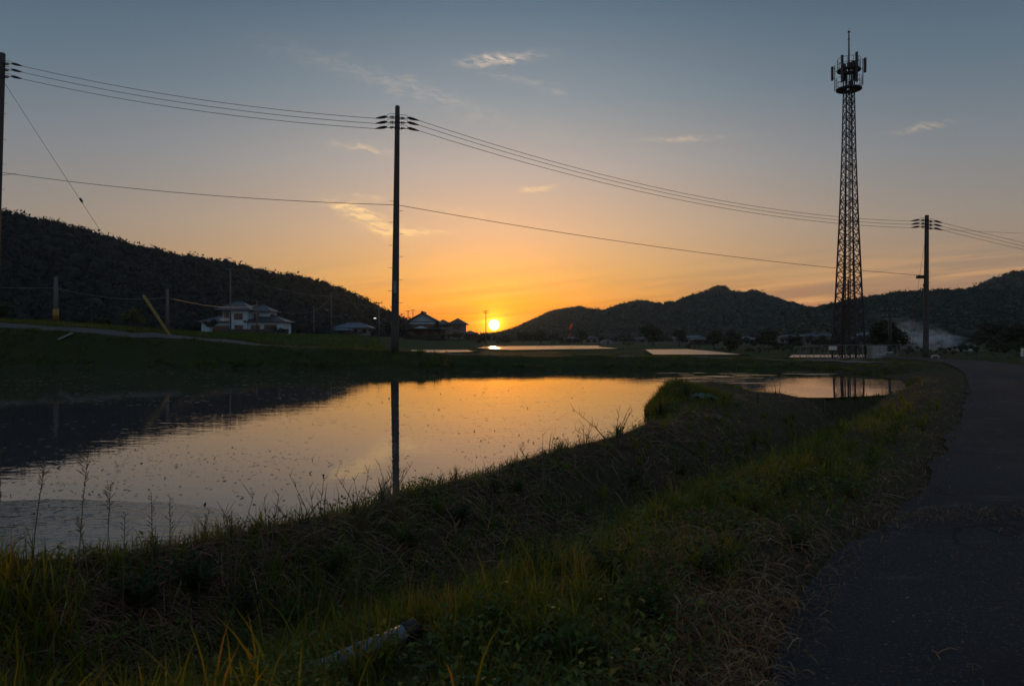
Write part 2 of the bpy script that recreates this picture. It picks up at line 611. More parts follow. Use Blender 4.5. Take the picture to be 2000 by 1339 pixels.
# pond outline on the water plane (metres)
far_px = [(-500, 713), (-150, 714), (0, 715), (300, 717), (600, 719), (770, 720.5), (1000, 722), (1300, 722), (1500, 722.5), (1640, 727), (1735, 735), (1768, 746)]
near_px = [(1775, 768), (1640, 776), (1560, 776), (1485, 770), (1440, 757), (1395, 748), (1330, 752), (1288, 768), (1262, 796), (1256, 812), (1285, 826), (1272, 842),
           (1180, 866), (1050, 898), (930, 934), (800, 968), (670, 1004), (540, 1036), (420, 1064), (300, 1090), (150, 1118), (0, 1132), (-150, 1140), (-420, 1150)]
POND = smooth_poly([gp(x, y, WZ) for x, y in far_px + near_px], 1, True)
DITCH = smooth_poly([gp(*q, -.42) for q in ((250, 1400), (450, 1300), (720, 1228), (1000, 1095), (1250, 992), (1450, 915), (1560, 862), (1640, 812), (1672, 792))], 2)
ROADL = smooth_poly([(-.6, -7), (.15, -1), (.50, 1.3), (.80, 2.58), (1.20, 3.23), (1.60, 3.8), (2.10, 4.49), (2.71, 5.16), (3.48, 6.28), (5.5, 9.3), (8.4, 13.75), (11.2, 18.2), (15.0, 24.4), (19.8, 33), (22.6, 38.5), (24.5, 44), (25.5, 52)], 2)
rl = np.array(ROADL)
cum = np.concatenate([[0], np.cumsum(np.linalg.norm(np.diff(rl, axis=0), axis=1))])
sq = np.linspace(0, 1, 620) ** 1.5 * cum[-1]
rl = np.stack([np.interp(sq, cum, rl[:, 0]), np.interp(sq, cum, rl[:, 1])], 1)
for _ in range(6):
    rl[1:-1] = (rl[:-2] + rl[2:] + 2 * rl[1:-1]) / 4
tg = np.gradient(rl, axis=0)
tg /= np.linalg.norm(tg, axis=1)[:, None]
rr = rl + np.stack([tg[:, 1], -tg[:, 0]], 1) * 3.1
ROAD = [tuple(p) for p in rl[::5]] + [tuple(p) for p in rr[::-5]]

YW_px = np.array([-500, 0, 300, 600, 770, 1000, 1300, 1500, 1640, 1740, 1800, 2600.])
YW = np.array([1964 / 49., 1964 / 51., 1964 / 53, 1964 / 55, 1964 / 56.5, 1964 / 58, 1964 / 58, 1964 / 58.5, 1964 / 63, 1964 / 71, 30, 30])
ZC_px = np.array([-500, 0, 200, 400, 560, 770, 1000, 1300, 1500, 1640, 1740, 1830, 1900, 2600.])
ZC = np.array([2.7, 1.86, 1.45, 1.08, .85, .60, .36, .33, .24, .20, .18, .05, 0, 0])
TP = np.array([-500, 0, 450, 690, 735, 765, 905, 950, 1200, 1700, 2400.])
TD = np.array([45, 70, 110, 150, 180, 230, 400, 1200.])
TZ = np.array([[2.9, 3.4, 4.2, 5.2, 6, 8, 14, 34], [2.0, 2.6, 3.4, 4.0, 4.5, 6, 10, 20], [1.15, 1.5, 2.1, 2.6, 2.9, 3.6, 6, 10], [.8, 1.05, 1.6, 2.1, 2.4, 2.8, 4, 5],
               [.6, .7, .9, 1.4, 1.9, 2.3, 3, 4], [.3, -.2, -.55, -.4, 1.3, 2.1, 2.6, 3], [.1, -.35, -.55, -.55, .7, 1.7, 2, 2], [0, -.35, -.55, -.55, -.5, -.3, .5, 1],
               [0, -.5, -.55, -.55, -.55, -.5, 0, .5], [-.05, -.6, -.6, -.6, -.5, -.4, 0, 1], [0, -.2, -.3, -.3, -.2, 0, 1, 5]])


def table(px, D):
    px = np.clip(px, TP[0], TP[-1] - 1e-6); D = np.clip(D, TD[0], TD[-1] - 1e-6)
    i = np.clip(np.searchsorted(TP, px, 'right') - 1, 0, len(TP) - 2)
    j = np.clip(np.searchsorted(TD, D, 'right') - 1, 0, len(TD) - 2)
    fx = sm((px - TP[i]) / (TP[i + 1] - TP[i])); fy = sm((D - TD[j]) / (TD[j + 1] - TD[j]))
    return (TZ[i, j] * (1 - fx) + TZ[i + 1, j] * fx) * (1 - fy) + (TZ[i, j + 1] * (1 - fx) + TZ[i + 1, j + 1] * fx) * fy


def pond_sd(X, Y):
    dd = seg_dist(X, Y, POND, True)
    return np.where(inside(X, Y, POND), -dd, dd)


def road_sd(X, Y):
    dd = seg_dist(X, Y, ROAD, True)
    return np.where(inside(X, Y, ROAD), -dd, dd)


def height(X, Y, full=False):
    X = np.asarray(X, float); Y = np.asarray(Y, float)
    px = HX + F * X / np.maximum(Y, 1.0)
    yw = np.interp(px, YW_px, YW)
    zc = np.interp(px, ZC_px, ZC)
    t = Y - yw
    near = .02 + .13 * (fbm(X * .9, Y * .9, 3) - .5) + .08 * (fbm(X * 2.7, Y * 2.7, 5) - .5)
    # levee crown between ditch and pond, and the grassy bump that juts into the water
    psd = np.full(X.shape, 50.0); rsd = np.full(X.shape, 50.0); dd = np.full(X.shape, 50.0)
    k = (np.abs(X) < 60) & (Y > -12) & (Y < 60)
    psd[k] = pond_sd(X[k], Y[k])
    k2 = (np.abs(X) < 45) & (Y > -12) & (Y < 60)
    rsd[k2] = road_sd(X[k2], Y[k2])
    k3 = (np.abs(X) < 15) & (Y > -3) & (Y < 25)
    dd[k3] = seg_dist(X[k3], Y[k3], DITCH)
    side = (Y < 24)
    near = near + np.where(side, .05 * np.exp(-((psd - .5) / .4) ** 2), 0)
    near = near - .15 * sm((X - 4.2) / 1.2) * sm((Y - 12.4) / 2.0) * sm((rsd - .6) / 2) * (Y < 30)
    near = near + np.where(side, .22 * np.exp(-(((X - 3.3) / .75) ** 2 + ((Y - 14.6) / 1.0) ** 2)), 0)
    near = near - .56 * np.exp(-(dd / .70) ** 2) * np.where(rsd < 0, 0, sm(rsd / .5))
    # far bank
    far = table(px, Y)
    crest = zc * sm(t / 2.3)
    bank = crest + (far - zc) * sm((t - 4.6) / 7.0)
    bank = bank + .42 * sm((t - 2.2) / 3.0) * sm((640 - px) / 350) * (1 - sm((t - 30) / 60))
    bank = bank + (.10 * (fbm(X * .5, Y * .5, 8) - .5) + .22 * (fbm(X * .9, Y * .9, 12, 3) - .5) * (t < 12)) * sm(t / 1.2)
    z = np.where(t > 0, bank + near * (1 - sm(t / 1.5)), near)
    z = np.where(psd > 0, WZ + (z - WZ) * sm(psd / .42 + .02), np.maximum(WZ + psd * .5 - .01, -.5))
    z = np.where(rsd < .35, z * sm(rsd / .35) + (-.03) * (1 - sm(rsd / .35)), z)
    if full:
        return z, psd, rsd, dd, px, t
    return z


def hz(x, y):
    return float(height(np.array([x]), np.array([y]))[0])


# one ground sheet, rings growing outwards
rad = [0.4]
while rad[-1] < 70: rad.append(rad[-1] * 1.0145)
while rad[-1] < 1500: rad.append(rad[-1] * 1.035)
ang = np.concatenate([np.linspace(-46, 46, 430), np.linspace(46, 314, 70)[1:-1]])
RR_, AA = np.meshgrid(np.array(rad), np.radians(ang), indexing='ij')
gx = RR_ * np.sin(AA); gy = RR_ * np.cos(AA)
gz = height(gx, gy)
nr, na = gx.shape
vv = np.stack([gx, gy, gz], -1).reshape(-1, 3)
i, j = np.meshgrid(np.arange(nr - 1), np.arange(na), indexing='ij')
j2 = (j + 1) % na
q = np.stack([i * na + j, i * na + j2, (i + 1) * na + j2, (i + 1) * na + j], -1).reshape(-1, 4)[:, ::-1]
g0 = tri_mesh('ground', vv, q, M['ground'], smooth=True)
tag(g0, 'dark soil and matted grass ground of the paddy plain', 'ground', kind='structure')
c0 = MB()
c0.quad(*[(rad[0] * 1.02 * math.sin(a), rad[0] * 1.02 * math.cos(a), hz(rad[0] * math.sin(a), rad[0] * math.cos(a))) for a in [2 * math.pi * k / 24 for k in reversed(range(24))]])
tag(c0.build('ground', M['ground']), 'soil patch right under the viewpoint', 'ground', kind='structure')

# asphalt lane
nl = len(rl)
rows = []
for s in np.linspace(0, 1, 9):
    p = rl * (1 - s) + rr * s
    edge = (.24 * (fbm(p[:, 0] * 1.5, p[:, 1] * 1.5, 21, 3) - .42) + .04 * (fbm(p[:, 0] * 9, p[:, 1] * 9, 23) - .5)) * (1 if s == 0 else (-1 if s == 1 else 0))
    crown = .02 * (1 - (2 * s - 1) ** 2)
    rows.append(np.stack([p[:, 0] + edge, p[:, 1], np.full(nl, .006) + crown], 1))
rv = np.concatenate(rows)
i, j = np.meshgrid(np.arange(8), np.arange(nl - 1), indexing='ij')
rq = np.stack([i * nl + j, (i + 1) * nl + j, (i + 1) * nl + j + 1, i * nl + j + 1], -1).reshape(-1, 4)
tag(tri_mesh('road', rv, rq, M['asphalt'], smooth=True), 'narrow worn asphalt lane curving away at the right', 'road', kind='structure')


def strip_on_ground(name, pts, width, mat, lift, label, cat):
    p = np.array(smooth_poly(pts, 2))
    t_ = np.gradient(p, axis=0); t_ /= np.linalg.norm(t_, axis=1)[:, None]
    nrm = np.stack([t_[:, 1], -t_[:, 0]], 1)
    rows = []
    for s in (-.5, -.25, 0, .25, .5):
        e = p + nrm * (s * width + (.25 * (fbm(p[:, 0] * .7, p[:, 1] * .7, 31 + int(s * 4)) - .5) if abs(s) == .5 else np.zeros(len(p))))[:, None]
        rows.append(np.stack([e[:, 0], e[:, 1], height(e[:, 0], e[:, 1]) + lift], 1))
    n = len(p)
    i, j = np.meshgrid(np.arange(4), np.arange(n - 1), indexing='ij')
    qq = np.stack([i * n + j, (i + 1) * n + j, (i + 1) * n + j + 1, i * n + j + 1], -1).reshape(-1, 4)
    return tag(tri_mesh(name, np.concatenate(rows), qq, mat, smooth=True), label, cat, kind='structure')


trk = []
for px in (-420, -200, 0, 150, 300, 450, 600, 770, 900, 1050, 1200, 1350, 1500, 1620, 1720):
    y = np.interp(px, YW_px, YW) + 3.4
    trk.append(((px - HX) / F * y, y))
strip_on_ground('farm_track', trk, 1.25, M['track'], .035, 'pale gravel farm track along the crest of the far bank', 'path')

# pond water
ctr = np.array(POND)
mbw = MB()
mbw.quad(*[(x, y, WZ) for x, y in reversed(POND)])
tag(mbw.build('pond_water', M['water']), 'flooded rice paddy mirroring the sunset sky', 'water', kind='structure')


def sheet(name, px_poly, z, mat, label, cat, kind, rag=0.0, it=2):
    pts = smooth_poly([gp(x, y, z) for x, y in px_poly], it, True)
    if rag:
        a = np.array(pts)
        a2 = []
        for k in range(len(a)):
            p0, p1 = a[k], a[(k + 1) % len(a)]
            for s in np.linspace(0, 1, 6)[:-1]:
                a2.append(p0 * (1 - s) + p1 * s)
        a2 = np.array(a2)
        nn = fbm(a2[:, 0] * 2.2, a2[:, 1] * 2.2, 41) - .5
        c = a2.mean(0)
        dirs = a2 - c
        dirs /= np.linalg.norm(dirs, axis=1)[:, None]
        pts = [tuple(p) for p in a2 + dirs * (nn * rag)[:, None]]
    b = MB()
    b.quad(*[(x, y, z) for x, y in reversed(pts)])
    return tag(b.build(name, mat), label, cat, kind=kind), pts


def dike(name, pts, zc, wd, label):
    """a raised earth rim round a paddy"""
    n = len(pts)
    a = np.array(pts)
    t_ = np.roll(a, -1, 0) - np.roll(a, 1, 0)
    t_ /= np.linalg.norm(t_, axis=1)[:, None]
    nr_ = np.stack([t_[:, 1], -t_[:, 0]], 1)
    prof = [(-1.0, -.25), (-.45, .0), (.45, .0), (1.0, -.25)]
    rows = []
    for s, dz_ in prof:
        e = a + nr_ * s * wd
        rows.append(np.stack([e[:, 0], e[:, 1], np.full(n, zc + dz_) + .06 * (fbm(e[:, 0], e[:, 1], 51) - .5)], 1))
    i, j = np.meshgrid(np.arange(3), np.arange(n), indexing='ij')
    j2 = (j + 1) % n
    qq = np.stack([i * n + j, (i + 1) * n + j, (i + 1) * n + j2, i * n + j2], -1).reshape(-1, 4)
    return tag(tri_mesh(name, np.concatenate(rows), qq, M['ground'], smooth=True), label, 'dike', kind='structure')


PAD = []
for px_poly, lab in ((((902, 677), (1060, 674.5), (1172, 674.5), (1172, 677), (1215, 680.5), (1000, 683.5), (960, 682), (920, 679)), 'below the setting sun'),
                     (((800, 683), (915, 683), (932, 687), (860, 689), (800, 688.5)), 'left of the setting sun'),
                     (((1256, 682), (1345, 681.5), (1400, 686), (1460, 693), (1272, 693)), 'right of centre before the far hill'),
                     (((1545, 692.5), (1725, 692.5), (1735, 699), (1535, 699)), 'behind the radio mast fence')):
    o, pts = sheet('paddy_water', px_poly, -.42, M['water_far'], 'small bright flooded paddy ' + lab, 'water', 'structure', it=0)
    PAD.append(pts)
    dike('paddy_dike', pts, -.36, .5 if 'mast' not in lab else .3, 'low earth dike round the flooded paddy ' + lab)

# rough green-grey film on the pond
sheet('algae_film', ((-60, 982), (60, 976), (150, 974), (280, 977), (400, 988), (470, 1002), (450, 1062), (300, 1092), (150, 1122), (-60, 1142)), WZ + .004, M['film'],
      'wrinkled algae film at the near left edge of the pond', 'algae', 'stuff', rag=.28)
fm = MB()
for k in range(46):
    px, py = random.uniform(1300, 1690), random.uniform(725, 750)
    if py > 733 and px > 1470: continue
    x0, y0 = gp(px, py, WZ)
    a_, b_ = random.uniform(.25, .9), random.uniform(.05, .22)
    fm.quad(*[(x0 + a_ * (1 + .35 * random.random()) * math.cos(t_), y0 + b_ * (1 + .5 * random.random()) * math.sin(t_), WZ + .003 + .0002 * k) for t_ in [2 * math.pi * q_ / 18 for q_ in range(18)]])
tag(fm.build('algae_film', M['film']), 'streaky algae film beyond the grassy bump in the pond', 'algae', kind='stuff')

# ------------------------------------------------------------------ hills with woods
phi = (1 + 5 ** .5) / 2
ICO = np.array([(-1, phi, 0), (1, phi, 0), (-1, -phi, 0), (1, -phi, 0), (0, -1, phi), (0, 1, phi), (0, -1, -phi), (0, 1, -phi), (phi, 0, -1), (phi, 0, 1), (-phi, 0, -1), (-phi, 0, 1)])
ICO /= np.linalg.norm(ICO[0])
ICOF = np.array([(0, 11, 5), (0, 5, 1), (0, 1, 7), (0, 7, 10), (0, 10, 11), (1, 5, 9), (5, 11, 4), (11, 10, 2), (10, 7, 6), (7, 1, 8), (3, 9, 4), (3, 4, 2), (3, 2, 6), (3, 6, 8), (3, 8, 9), (4, 9, 5), (2, 4, 11), (6, 2, 10), (8, 6, 7), (9, 8, 1)])


def unit(n):
    v = RNG.normal(size=(n, 3))
    return v / np.linalg.norm(v, axis=1)[:, None]


def crowns(C, rx, rz, leaves, size, core=.82):
    """lumpy leafy crowns: a ragged core plus loose leaf sprays. C (N,3) centres"""
    n = len(C)
    jit = 1 + RNG.uniform(-.28, .22, (n, 12, 1))
    sc = np.stack([rx, rx, rz], 1)[:, None, :]
    Vc = C[:, None, :] + ICO[None] * sc * core * jit
    Tc = (np.arange(n) * 12)[:, None, None] + ICOF[None]
    dirs = unit(n * leaves).reshape(n, leaves, 3)
    dirs[..., 2] = np.where(dirs[..., 2] < -.3, -dirs[..., 2], dirs[..., 2])
    P = C[:, None, :] + dirs * sc * RNG.uniform(.72, 1.12, (n, leaves, 1))
    s = size * rx[:, None, None] * RNG.uniform(.6, 1.3, (n, leaves, 1))
    a = unit(n * leaves).reshape(n, leaves, 3) * s
    b = unit(n * leaves).reshape(n, leaves, 3) * s
    Vl = np.stack([P + a, P + b, P - (a + b) * .6], 2).reshape(-1, 3)
    Tl = np.arange(len(Vl)).reshape(-1, 3) + n * 12
    tc_ = np.repeat(RNG.uniform(.8, 1.2, (n, 1)), 12, 0)
    tl_ = np.repeat(RNG.uniform(.85, 1.2, (n * leaves, 1)), 3, 0)
    return np.concatenate([Vc.reshape(-1, 3), Vl]), np.concatenate([Tc.reshape(-1, 3), Tl]), np.concatenate([tc_, tl_])


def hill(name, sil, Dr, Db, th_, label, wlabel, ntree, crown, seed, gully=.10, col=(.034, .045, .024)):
    sx = np.array([p[0] for p in sil], float); sy = np.array([p[1] for p in sil], float)

    def surf(px, u):
        dr = np.interp(px, [sx[0], sx[-1]], Dr); db = np.interp(px, [sx[0], sx[-1]], Db)
        uu = np.clip(u, 0, 1)
        Y = np.where(u <= 1, db + (dr - db) * uu, dr + (u - 1) * (dr * .6))
        zr = EYE + (HY - np.interp(px, sx, sy)) * dr / F - th_
        zb = table(px, db) - .5
        X = (px - HX) / F * Y
        prof = uu ** 1.25
        z = zb + np.maximum(zr - zb, 0) * prof
        g = (fbm(X * .022, Y * .012, seed, 4) - .5) * 2
        z = z + np.maximum(zr - zb, 0) * g * gully * np.sin(np.pi * uu) * 2
        z = np.where(u > 1, zb + (zr - zb) * (1 - sm((u - 1) / 1.0)), z)
        return X, Y, z
    pxs = np.linspace(sx[0], sx[-1], 130)
    us = np.concatenate([np.linspace(0, 1, 34), np.linspace(1, 2, 8)[1:]])
    PX, UU = np.meshgrid(pxs, us, indexing='ij')
    X, Y, Z = surf(PX, UU)
    n, m = X.shape
    i, j = np.meshgrid(np.arange(n - 1), np.arange(m - 1), indexing='ij')
    qq = np.stack([i * m + j, (i + 1) * m + j, (i + 1) * m + j + 1, i * m + j + 1], -1).reshape(-1, 4)
    tag(tri_mesh(name, np.stack([X, Y, Z], -1).reshape(-1, 3), qq, M['ground'], smooth=True), label, 'hill', kind='structure')
    nr_ = int(ntree * .10)
    px = np.concatenate([RNG.uniform(sx[0], sx[-1], ntree), np.linspace(sx[0], sx[-1], nr_) + RNG.uniform(-3, 3, nr_)])
    u = np.concatenate([RNG.uniform(0.0, 1, ntree) ** .8, RNG.uniform(.95, 1.02, nr_)])
    X, Y, Z = surf(px, u)
    r = crown * RNG.uniform(.5, 1.5, len(px)) ** 1.2
    rz = r * RNG.uniform(.8, 1.35, len(px))
    C = np.stack([X, Y, Z + th_ - rz * RNG.uniform(.8, 1.1, len(px))], 1)
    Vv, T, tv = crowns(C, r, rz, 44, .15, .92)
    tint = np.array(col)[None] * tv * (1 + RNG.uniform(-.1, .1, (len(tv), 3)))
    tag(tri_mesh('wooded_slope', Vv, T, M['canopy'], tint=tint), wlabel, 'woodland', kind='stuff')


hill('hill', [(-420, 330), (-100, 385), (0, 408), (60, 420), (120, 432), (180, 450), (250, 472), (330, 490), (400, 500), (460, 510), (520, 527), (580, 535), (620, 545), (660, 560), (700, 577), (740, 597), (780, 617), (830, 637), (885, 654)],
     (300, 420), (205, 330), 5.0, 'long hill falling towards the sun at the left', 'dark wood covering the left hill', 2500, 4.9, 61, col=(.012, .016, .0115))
hill('hill', [(940, 662), (985, 646), (1010, 637), (1040, 623), (1075, 606), (1110, 599), (1135, 596), (1150, 601), (1180, 603), (1210, 593), (1235, 586), (1260, 584), (1275, 590), (1320, 586), (1350, 574), (1375, 568), (1390, 559), (1400, 556), (1415, 558), (1430, 567), (1455, 569), (1470, 564), (1485, 567), (1510, 578), (1540, 587), (1570, 594), (1600, 602), (1680, 620)],
     (900, 900), (560, 560), 7.0, 'twin peaked hill right of the setting sun', 'distant wood on the twin peaked hill', 3600, 4.3, 71)
hill('hill', [(1530, 620), (1570, 603), (1590, 598), (1630, 589), (1700, 576), (1760, 568), (1800, 566), (1850, 562), (1900, 562), (1960, 564), (2100, 545), (2350, 520)],
     (560, 460), (330, 280), 6.0, 'long low hill behind the radio mast at the right', 'wood on the long hill behind the radio mast', 3000, 3.6, 81)
hill('hill', [(1840, 585), (1885, 563), (1920, 549), (1950, 536), (1980, 527), (2010, 522), (2100, 514), (2350, 500)],
     (820, 800), (640, 620), 7.0, 'higher back hill at the right edge', 'wood on the higher back hill at the right edge', 900, 5.0, 91)
hill('hill', [(700, 660), (800, 656), (880, 652), (905, 650), (940, 653), (985, 655), (1040, 657), (1100, 664)],
     (1150, 1150), (950, 950), 6.0, 'low far rise under the setting sun', 'far tree line under the setting sun', 420, 5.0, 95)

# ------------------------------------------------------------------ vegetation sheets


PA, PB = gp(590, 1278, .0), gp(812, 1218, .0)      # ends of the drain pipe on the ground


def short_by_pipe(X, Y):
    d1 = seg_dist(X, Y, [(PA[0] + .30, PA[1] + .08), PB])
    d2 = seg_dist(X, Y, [(PA[0] + .32, PA[1] - .14), (PB[0], PB[1] - .22)])
    d3 = seg_dist(X, Y, [(PA[0] + .36, PA[1] - .37), (PB[0], PB[1] - .45)])
    return np.where((d1 < .07) | (d2 < .15) | (d3 < .16), np.where(vnoise(X * 14, Y * 14, 9) > .72, .9, .36), 1.0)


def blades(P, h, wd, lean, az_, segs=3, curl=1.0, taper=.8):
    n = len(P)
    t = np.linspace(0, 1, segs + 1)
    dirv = np.stack([np.cos(az_), np.sin(az_), np.zeros(n)], 1)
    fa = az_ + np.pi / 2 + RNG.uniform(-.8, .8, n)
    side = np.stack([np.cos(fa), np.sin(fa), np.zeros(n)], 1)
    c = P[:, None, :] + dirv[:, None, :] * (h * lean)[:, None, None] * (t ** (1 + curl))[None, :, None]
    c = c.copy()
    c[..., 2] += h[:, None] * (t[None] - .35 * np.minimum(lean, 1.6)[:, None] * t[None] ** 2.2)
    wv = wd[:, None] * np.maximum(1 - t[None] ** 1.6, 0) ** taper
    L = c - side[:, None, :] * wv[..., None] * .5
    Rr = c + side[:, None, :] * wv[..., None] * .5
    Vv = np.concatenate([np.stack([L[:, :-1], Rr[:, :-1]], 2).reshape(n, -1, 3), c[:, -1:, :]], 1)
    k = Vv.shape[1]
    tr = []
    for s in range(segs - 1):
        a = 2 * s
        tr += [(a, a + 1, a + 3), (a, a + 3, a + 2)]
    a = 2 * (segs - 1)
    tr.append((a, a + 1, a + 2))
    T = (np.arange(n) * k)[:, None, None] + np.array(tr)[None]
    return Vv.reshape(-1, 3), T.reshape(-1, 3), k


def logpolar(n, r0, r1, a0, a1):
    r = np.exp(RNG.uniform(math.log(r0), math.log(r1), n)); a = np.radians(RNG.uniform(a0, a1, n))
    return r * np.sin(a), r * np.cos(a)


def tints(n, k, cols, wts, var=.25):
    cols = np.array(cols)
    ix = RNG.choice(len(cols), n, p=np.array(wts) / sum(wts))
    c = cols[ix] * (1 + RNG.uniform(-var, var, (n, 1))) * (1 + RNG.uniform(-.1, .1, (n, 3)))
    return np.repeat(c, k, 0)


GREEN = [(.092, .130, .020), (.120, .150, .022), (.064, .100, .022), (.150, .145, .024)]
STRAW = [(.22, .135, .070), (.15, .090, .050), (.33, .24, .14), (.095, .058, .036)]


def scatter(n, r0, r1, a0, a1):
    X, Y = logpolar(n, r0, r1, a0, a1)
    z, psd, rsd, dd, px, t = height(X, Y, True)
    return X, Y, z, psd, rsd, dd, px, t


# near grass on verge, ditch and levee
X, Y, z, psd, rsd, dd, px, t = scatter(178000, 1.3, 30, -44, 62)
moist = fbm(X * .8, Y * .8, 101)
keep = (psd > .03) & (rsd > .02) & (t < 0)
dens = np.clip(.30 + 1.5 * (moist - .42) + .5 * np.exp(-(dd / .5) ** 2), .06, 1) * np.clip(rsd / .55, .08, 1)
levee = (psd < 1.6) & (X > -.6)
dens = np.where(levee, dens * .40, dens) * np.where(fbm(X * .55 + 3, Y * .55, 107) > .52, .35, 1)
keep &= RNG.uniform(size=len(X)) < dens
X, Y, z, moist, dd, psd, rsd = [a[keep] for a in (X, Y, z, moist, dd, psd, rsd)]
n = len(X)
h = RNG.uniform(.05, .15, n) * (1 + .9 * np.exp(-(dd / .6) ** 2)) * np.clip(.5 + rsd * .8, .5, 1.2) * (.6 + .9 * moist)
h = np.where(RNG.uniform(size=n) < .03, h * 1.9, h)
h = np.where((X > 4.4) & (Y > 12), h * .45, h) * short_by_pipe(X, Y)
rr0 = np.hypot(X, Y)
wd = np.clip(.0042 * (1 + rr0 * .10), .004, .014) * RNG.uniform(.7, 1.4, n)
Vv, T, k = blades(np.stack([X, Y, z - .01], 1), h, wd, RNG.uniform(.1, .9, n), RNG.uniform(0, 6.28, n), 3)
tag(tri_mesh('verge_grass', Vv, T, M['grass'], tint=tints(n, k, GREEN + [(.12, .10, .04)], (4, 3, 4, 1.2, 1.2))), 'short green grass on the verge, ditch and levee', 'grass', kind='stuff')

# tall loose grass right in front at the lower left
X = RNG.uniform(-2.9, .35, 11000); Y = RNG.uniform(1.45, 3.7, 11000)
k0 = (Y < 2.0 + (.45 - X) * .62) & (X / Y > -.78)
k0 &= RNG.uniform(size=len(X)) < np.clip(.03 + (-X) * .40, .03, 1) * (fbm(X * 1.6, Y * 1.6, 5) * 1.9 - .3)
X, Y = X[k0], Y[k0]
n = len(X)
h = RNG.uniform(.14, .34, n) * np.where(RNG.uniform(size=n) < .12, 1.25, 1) * np.where(short_by_pipe(X, Y) < 1, .35, 1)
Vv, T, k = blades(np.stack([X, Y, height(X, Y) - .01], 1), h, RNG.uniform(.006, .017, n), RNG.uniform(.05, .75, n), RNG.uniform(0, 6.28, n), 5, 1.2)
tag(tri_mesh('tall_grass', Vv, T, M['grass'], tint=tints(n, k, [(.17, .17, .018), (.24, .20, .018), (.08, .11, .022), (.26, .16, .03)], (3, 2.2, 4, .8))), 'tall yellow green grass blades at the lower left', 'grass', kind='stuff')

# broad weed leaves hugging the ground
X, Y, z, psd, rsd, dd, px, t = scatter(60000, 1.4, 22, -42, 42)
cov = fbm(X * .75 + 9, Y * .75, 131)
keep = (psd > .05) & (rsd > .12) & (t < 0) & (RNG.uniform(size=len(X)) < np.clip((cov - .40) * 4.2, 0.03, 1) * np.where((psd < 1.3) & (X > -.2), .65, 1))
X, Y, z, cov = [a[keep] for a in (X, Y, z, cov)]
n = len(X)
rr0 = np.hypot(X, Y)
L = RNG.uniform(.014, .036, n) * (1 + rr0 * .06)
az_ = RNG.uniform(0, 6.28, n); pit = RNG.uniform(-.3, .9, n)
zz = z + RNG.uniform(.01, .16, n) * np.clip(cov * 1.6 - .3, .2, 1.2) * short_by_pipe(X, Y)
D_ = np.stack([np.cos(az_) * np.cos(pit), np.sin(az_) * np.cos(pit), np.sin(pit)], 1)
Sd = np.stack([-np.sin(az_), np.cos(az_), RNG.uniform(-.4, .4, n)], 1)
B = np.stack([X, Y, zz], 1)
wv = (L * RNG.uniform(.14, .32, n))[:, None]
drop = np.zeros((n, 3)); drop[:, 2] = -.18 * L
Vv = np.stack([B, B + D_ * L[:, None] * .45 - Sd * wv, B + D_ * L[:, None] + drop, B + D_ * L[:, None] * .45 + Sd * wv], 1).reshape(-1, 3)
T = ((np.arange(n) * 4)[:, None, None] + np.array([(0, 1, 2), (0, 2, 3)])[None]).reshape(-1, 3)
tag(tri_mesh('weed_ground_cover', Vv, T, M['leafy'], tint=tints(n, 4, [(.072, .112, .030), (.100, .140, .030), (.054, .088, .036), (.13, .13, .03)], (4, 3, 3, 1))), 'low broad leaved weeds between the grass', 'weeds', kind='stuff')


def straws(n, r0, r1, a0, a1, keepf, Lr, wr, name, label, lift=(.005, .05), cols=STRAW, wts=(3, 3, 1, 2), bend=.10, flow=None):
    X, Y, z, psd, rsd, dd, px, t = scatter(n, r0, r1, a0, a1)
    kp = keepf(X, Y, psd, rsd, dd, t)
    X, Y = X[kp], Y[kp]
    n = len(X)
    L = RNG.uniform(*Lr, n); a = RNG.uniform(0, 6.28, n) if flow is None else flow + RNG.normal(0, .45, n)
    kap = RNG.uniform(-bend, bend, n) * 3
    sg = 4
    wd = RNG.uniform(*wr, n) * .68 * (1 + np.hypot(X, Y) * .09)
    lf = RNG.uniform(*lift, n)
    bump_ = RNG.uniform(0, .05, n)
    pts = []
    cx, cy = X.copy(), Y.copy()
    for s in range(sg + 1):
        ang_ = a + kap * s / sg
        zz = height(cx, cy) + lf + bump_ * math.sin(math.pi * s / sg)
        ww = wd * (.35 if s in (0, sg) else 1) * .5
        nx, ny = -np.sin(ang_), np.cos(ang_)
        pts += [np.stack([cx - nx * ww, cy - ny * ww, zz], 1), np.stack([cx + nx * ww, cy + ny * ww, zz + wd * .3], 1)]
        cx = cx + np.cos(ang_) * L / sg; cy = cy + np.sin(ang_) * L / sg
    Vv = np.stack(pts, 1)
    k = Vv.shape[1]
    tr = []
    for s in range(sg):
        q0 = 2 * s
        tr += [(q0, q0 + 1, q0 + 3), (q0, q0 + 3, q0 + 2)]
    T = (np.arange(n) * k)[:, None, None] + np.array(tr)[None]
    tag(tri_mesh(name, Vv.reshape(-1, 3), T.reshape(-1, 3), M['straw'], tint=tints(n, k, cols, wts)), label, 'straw', kind='stuff')


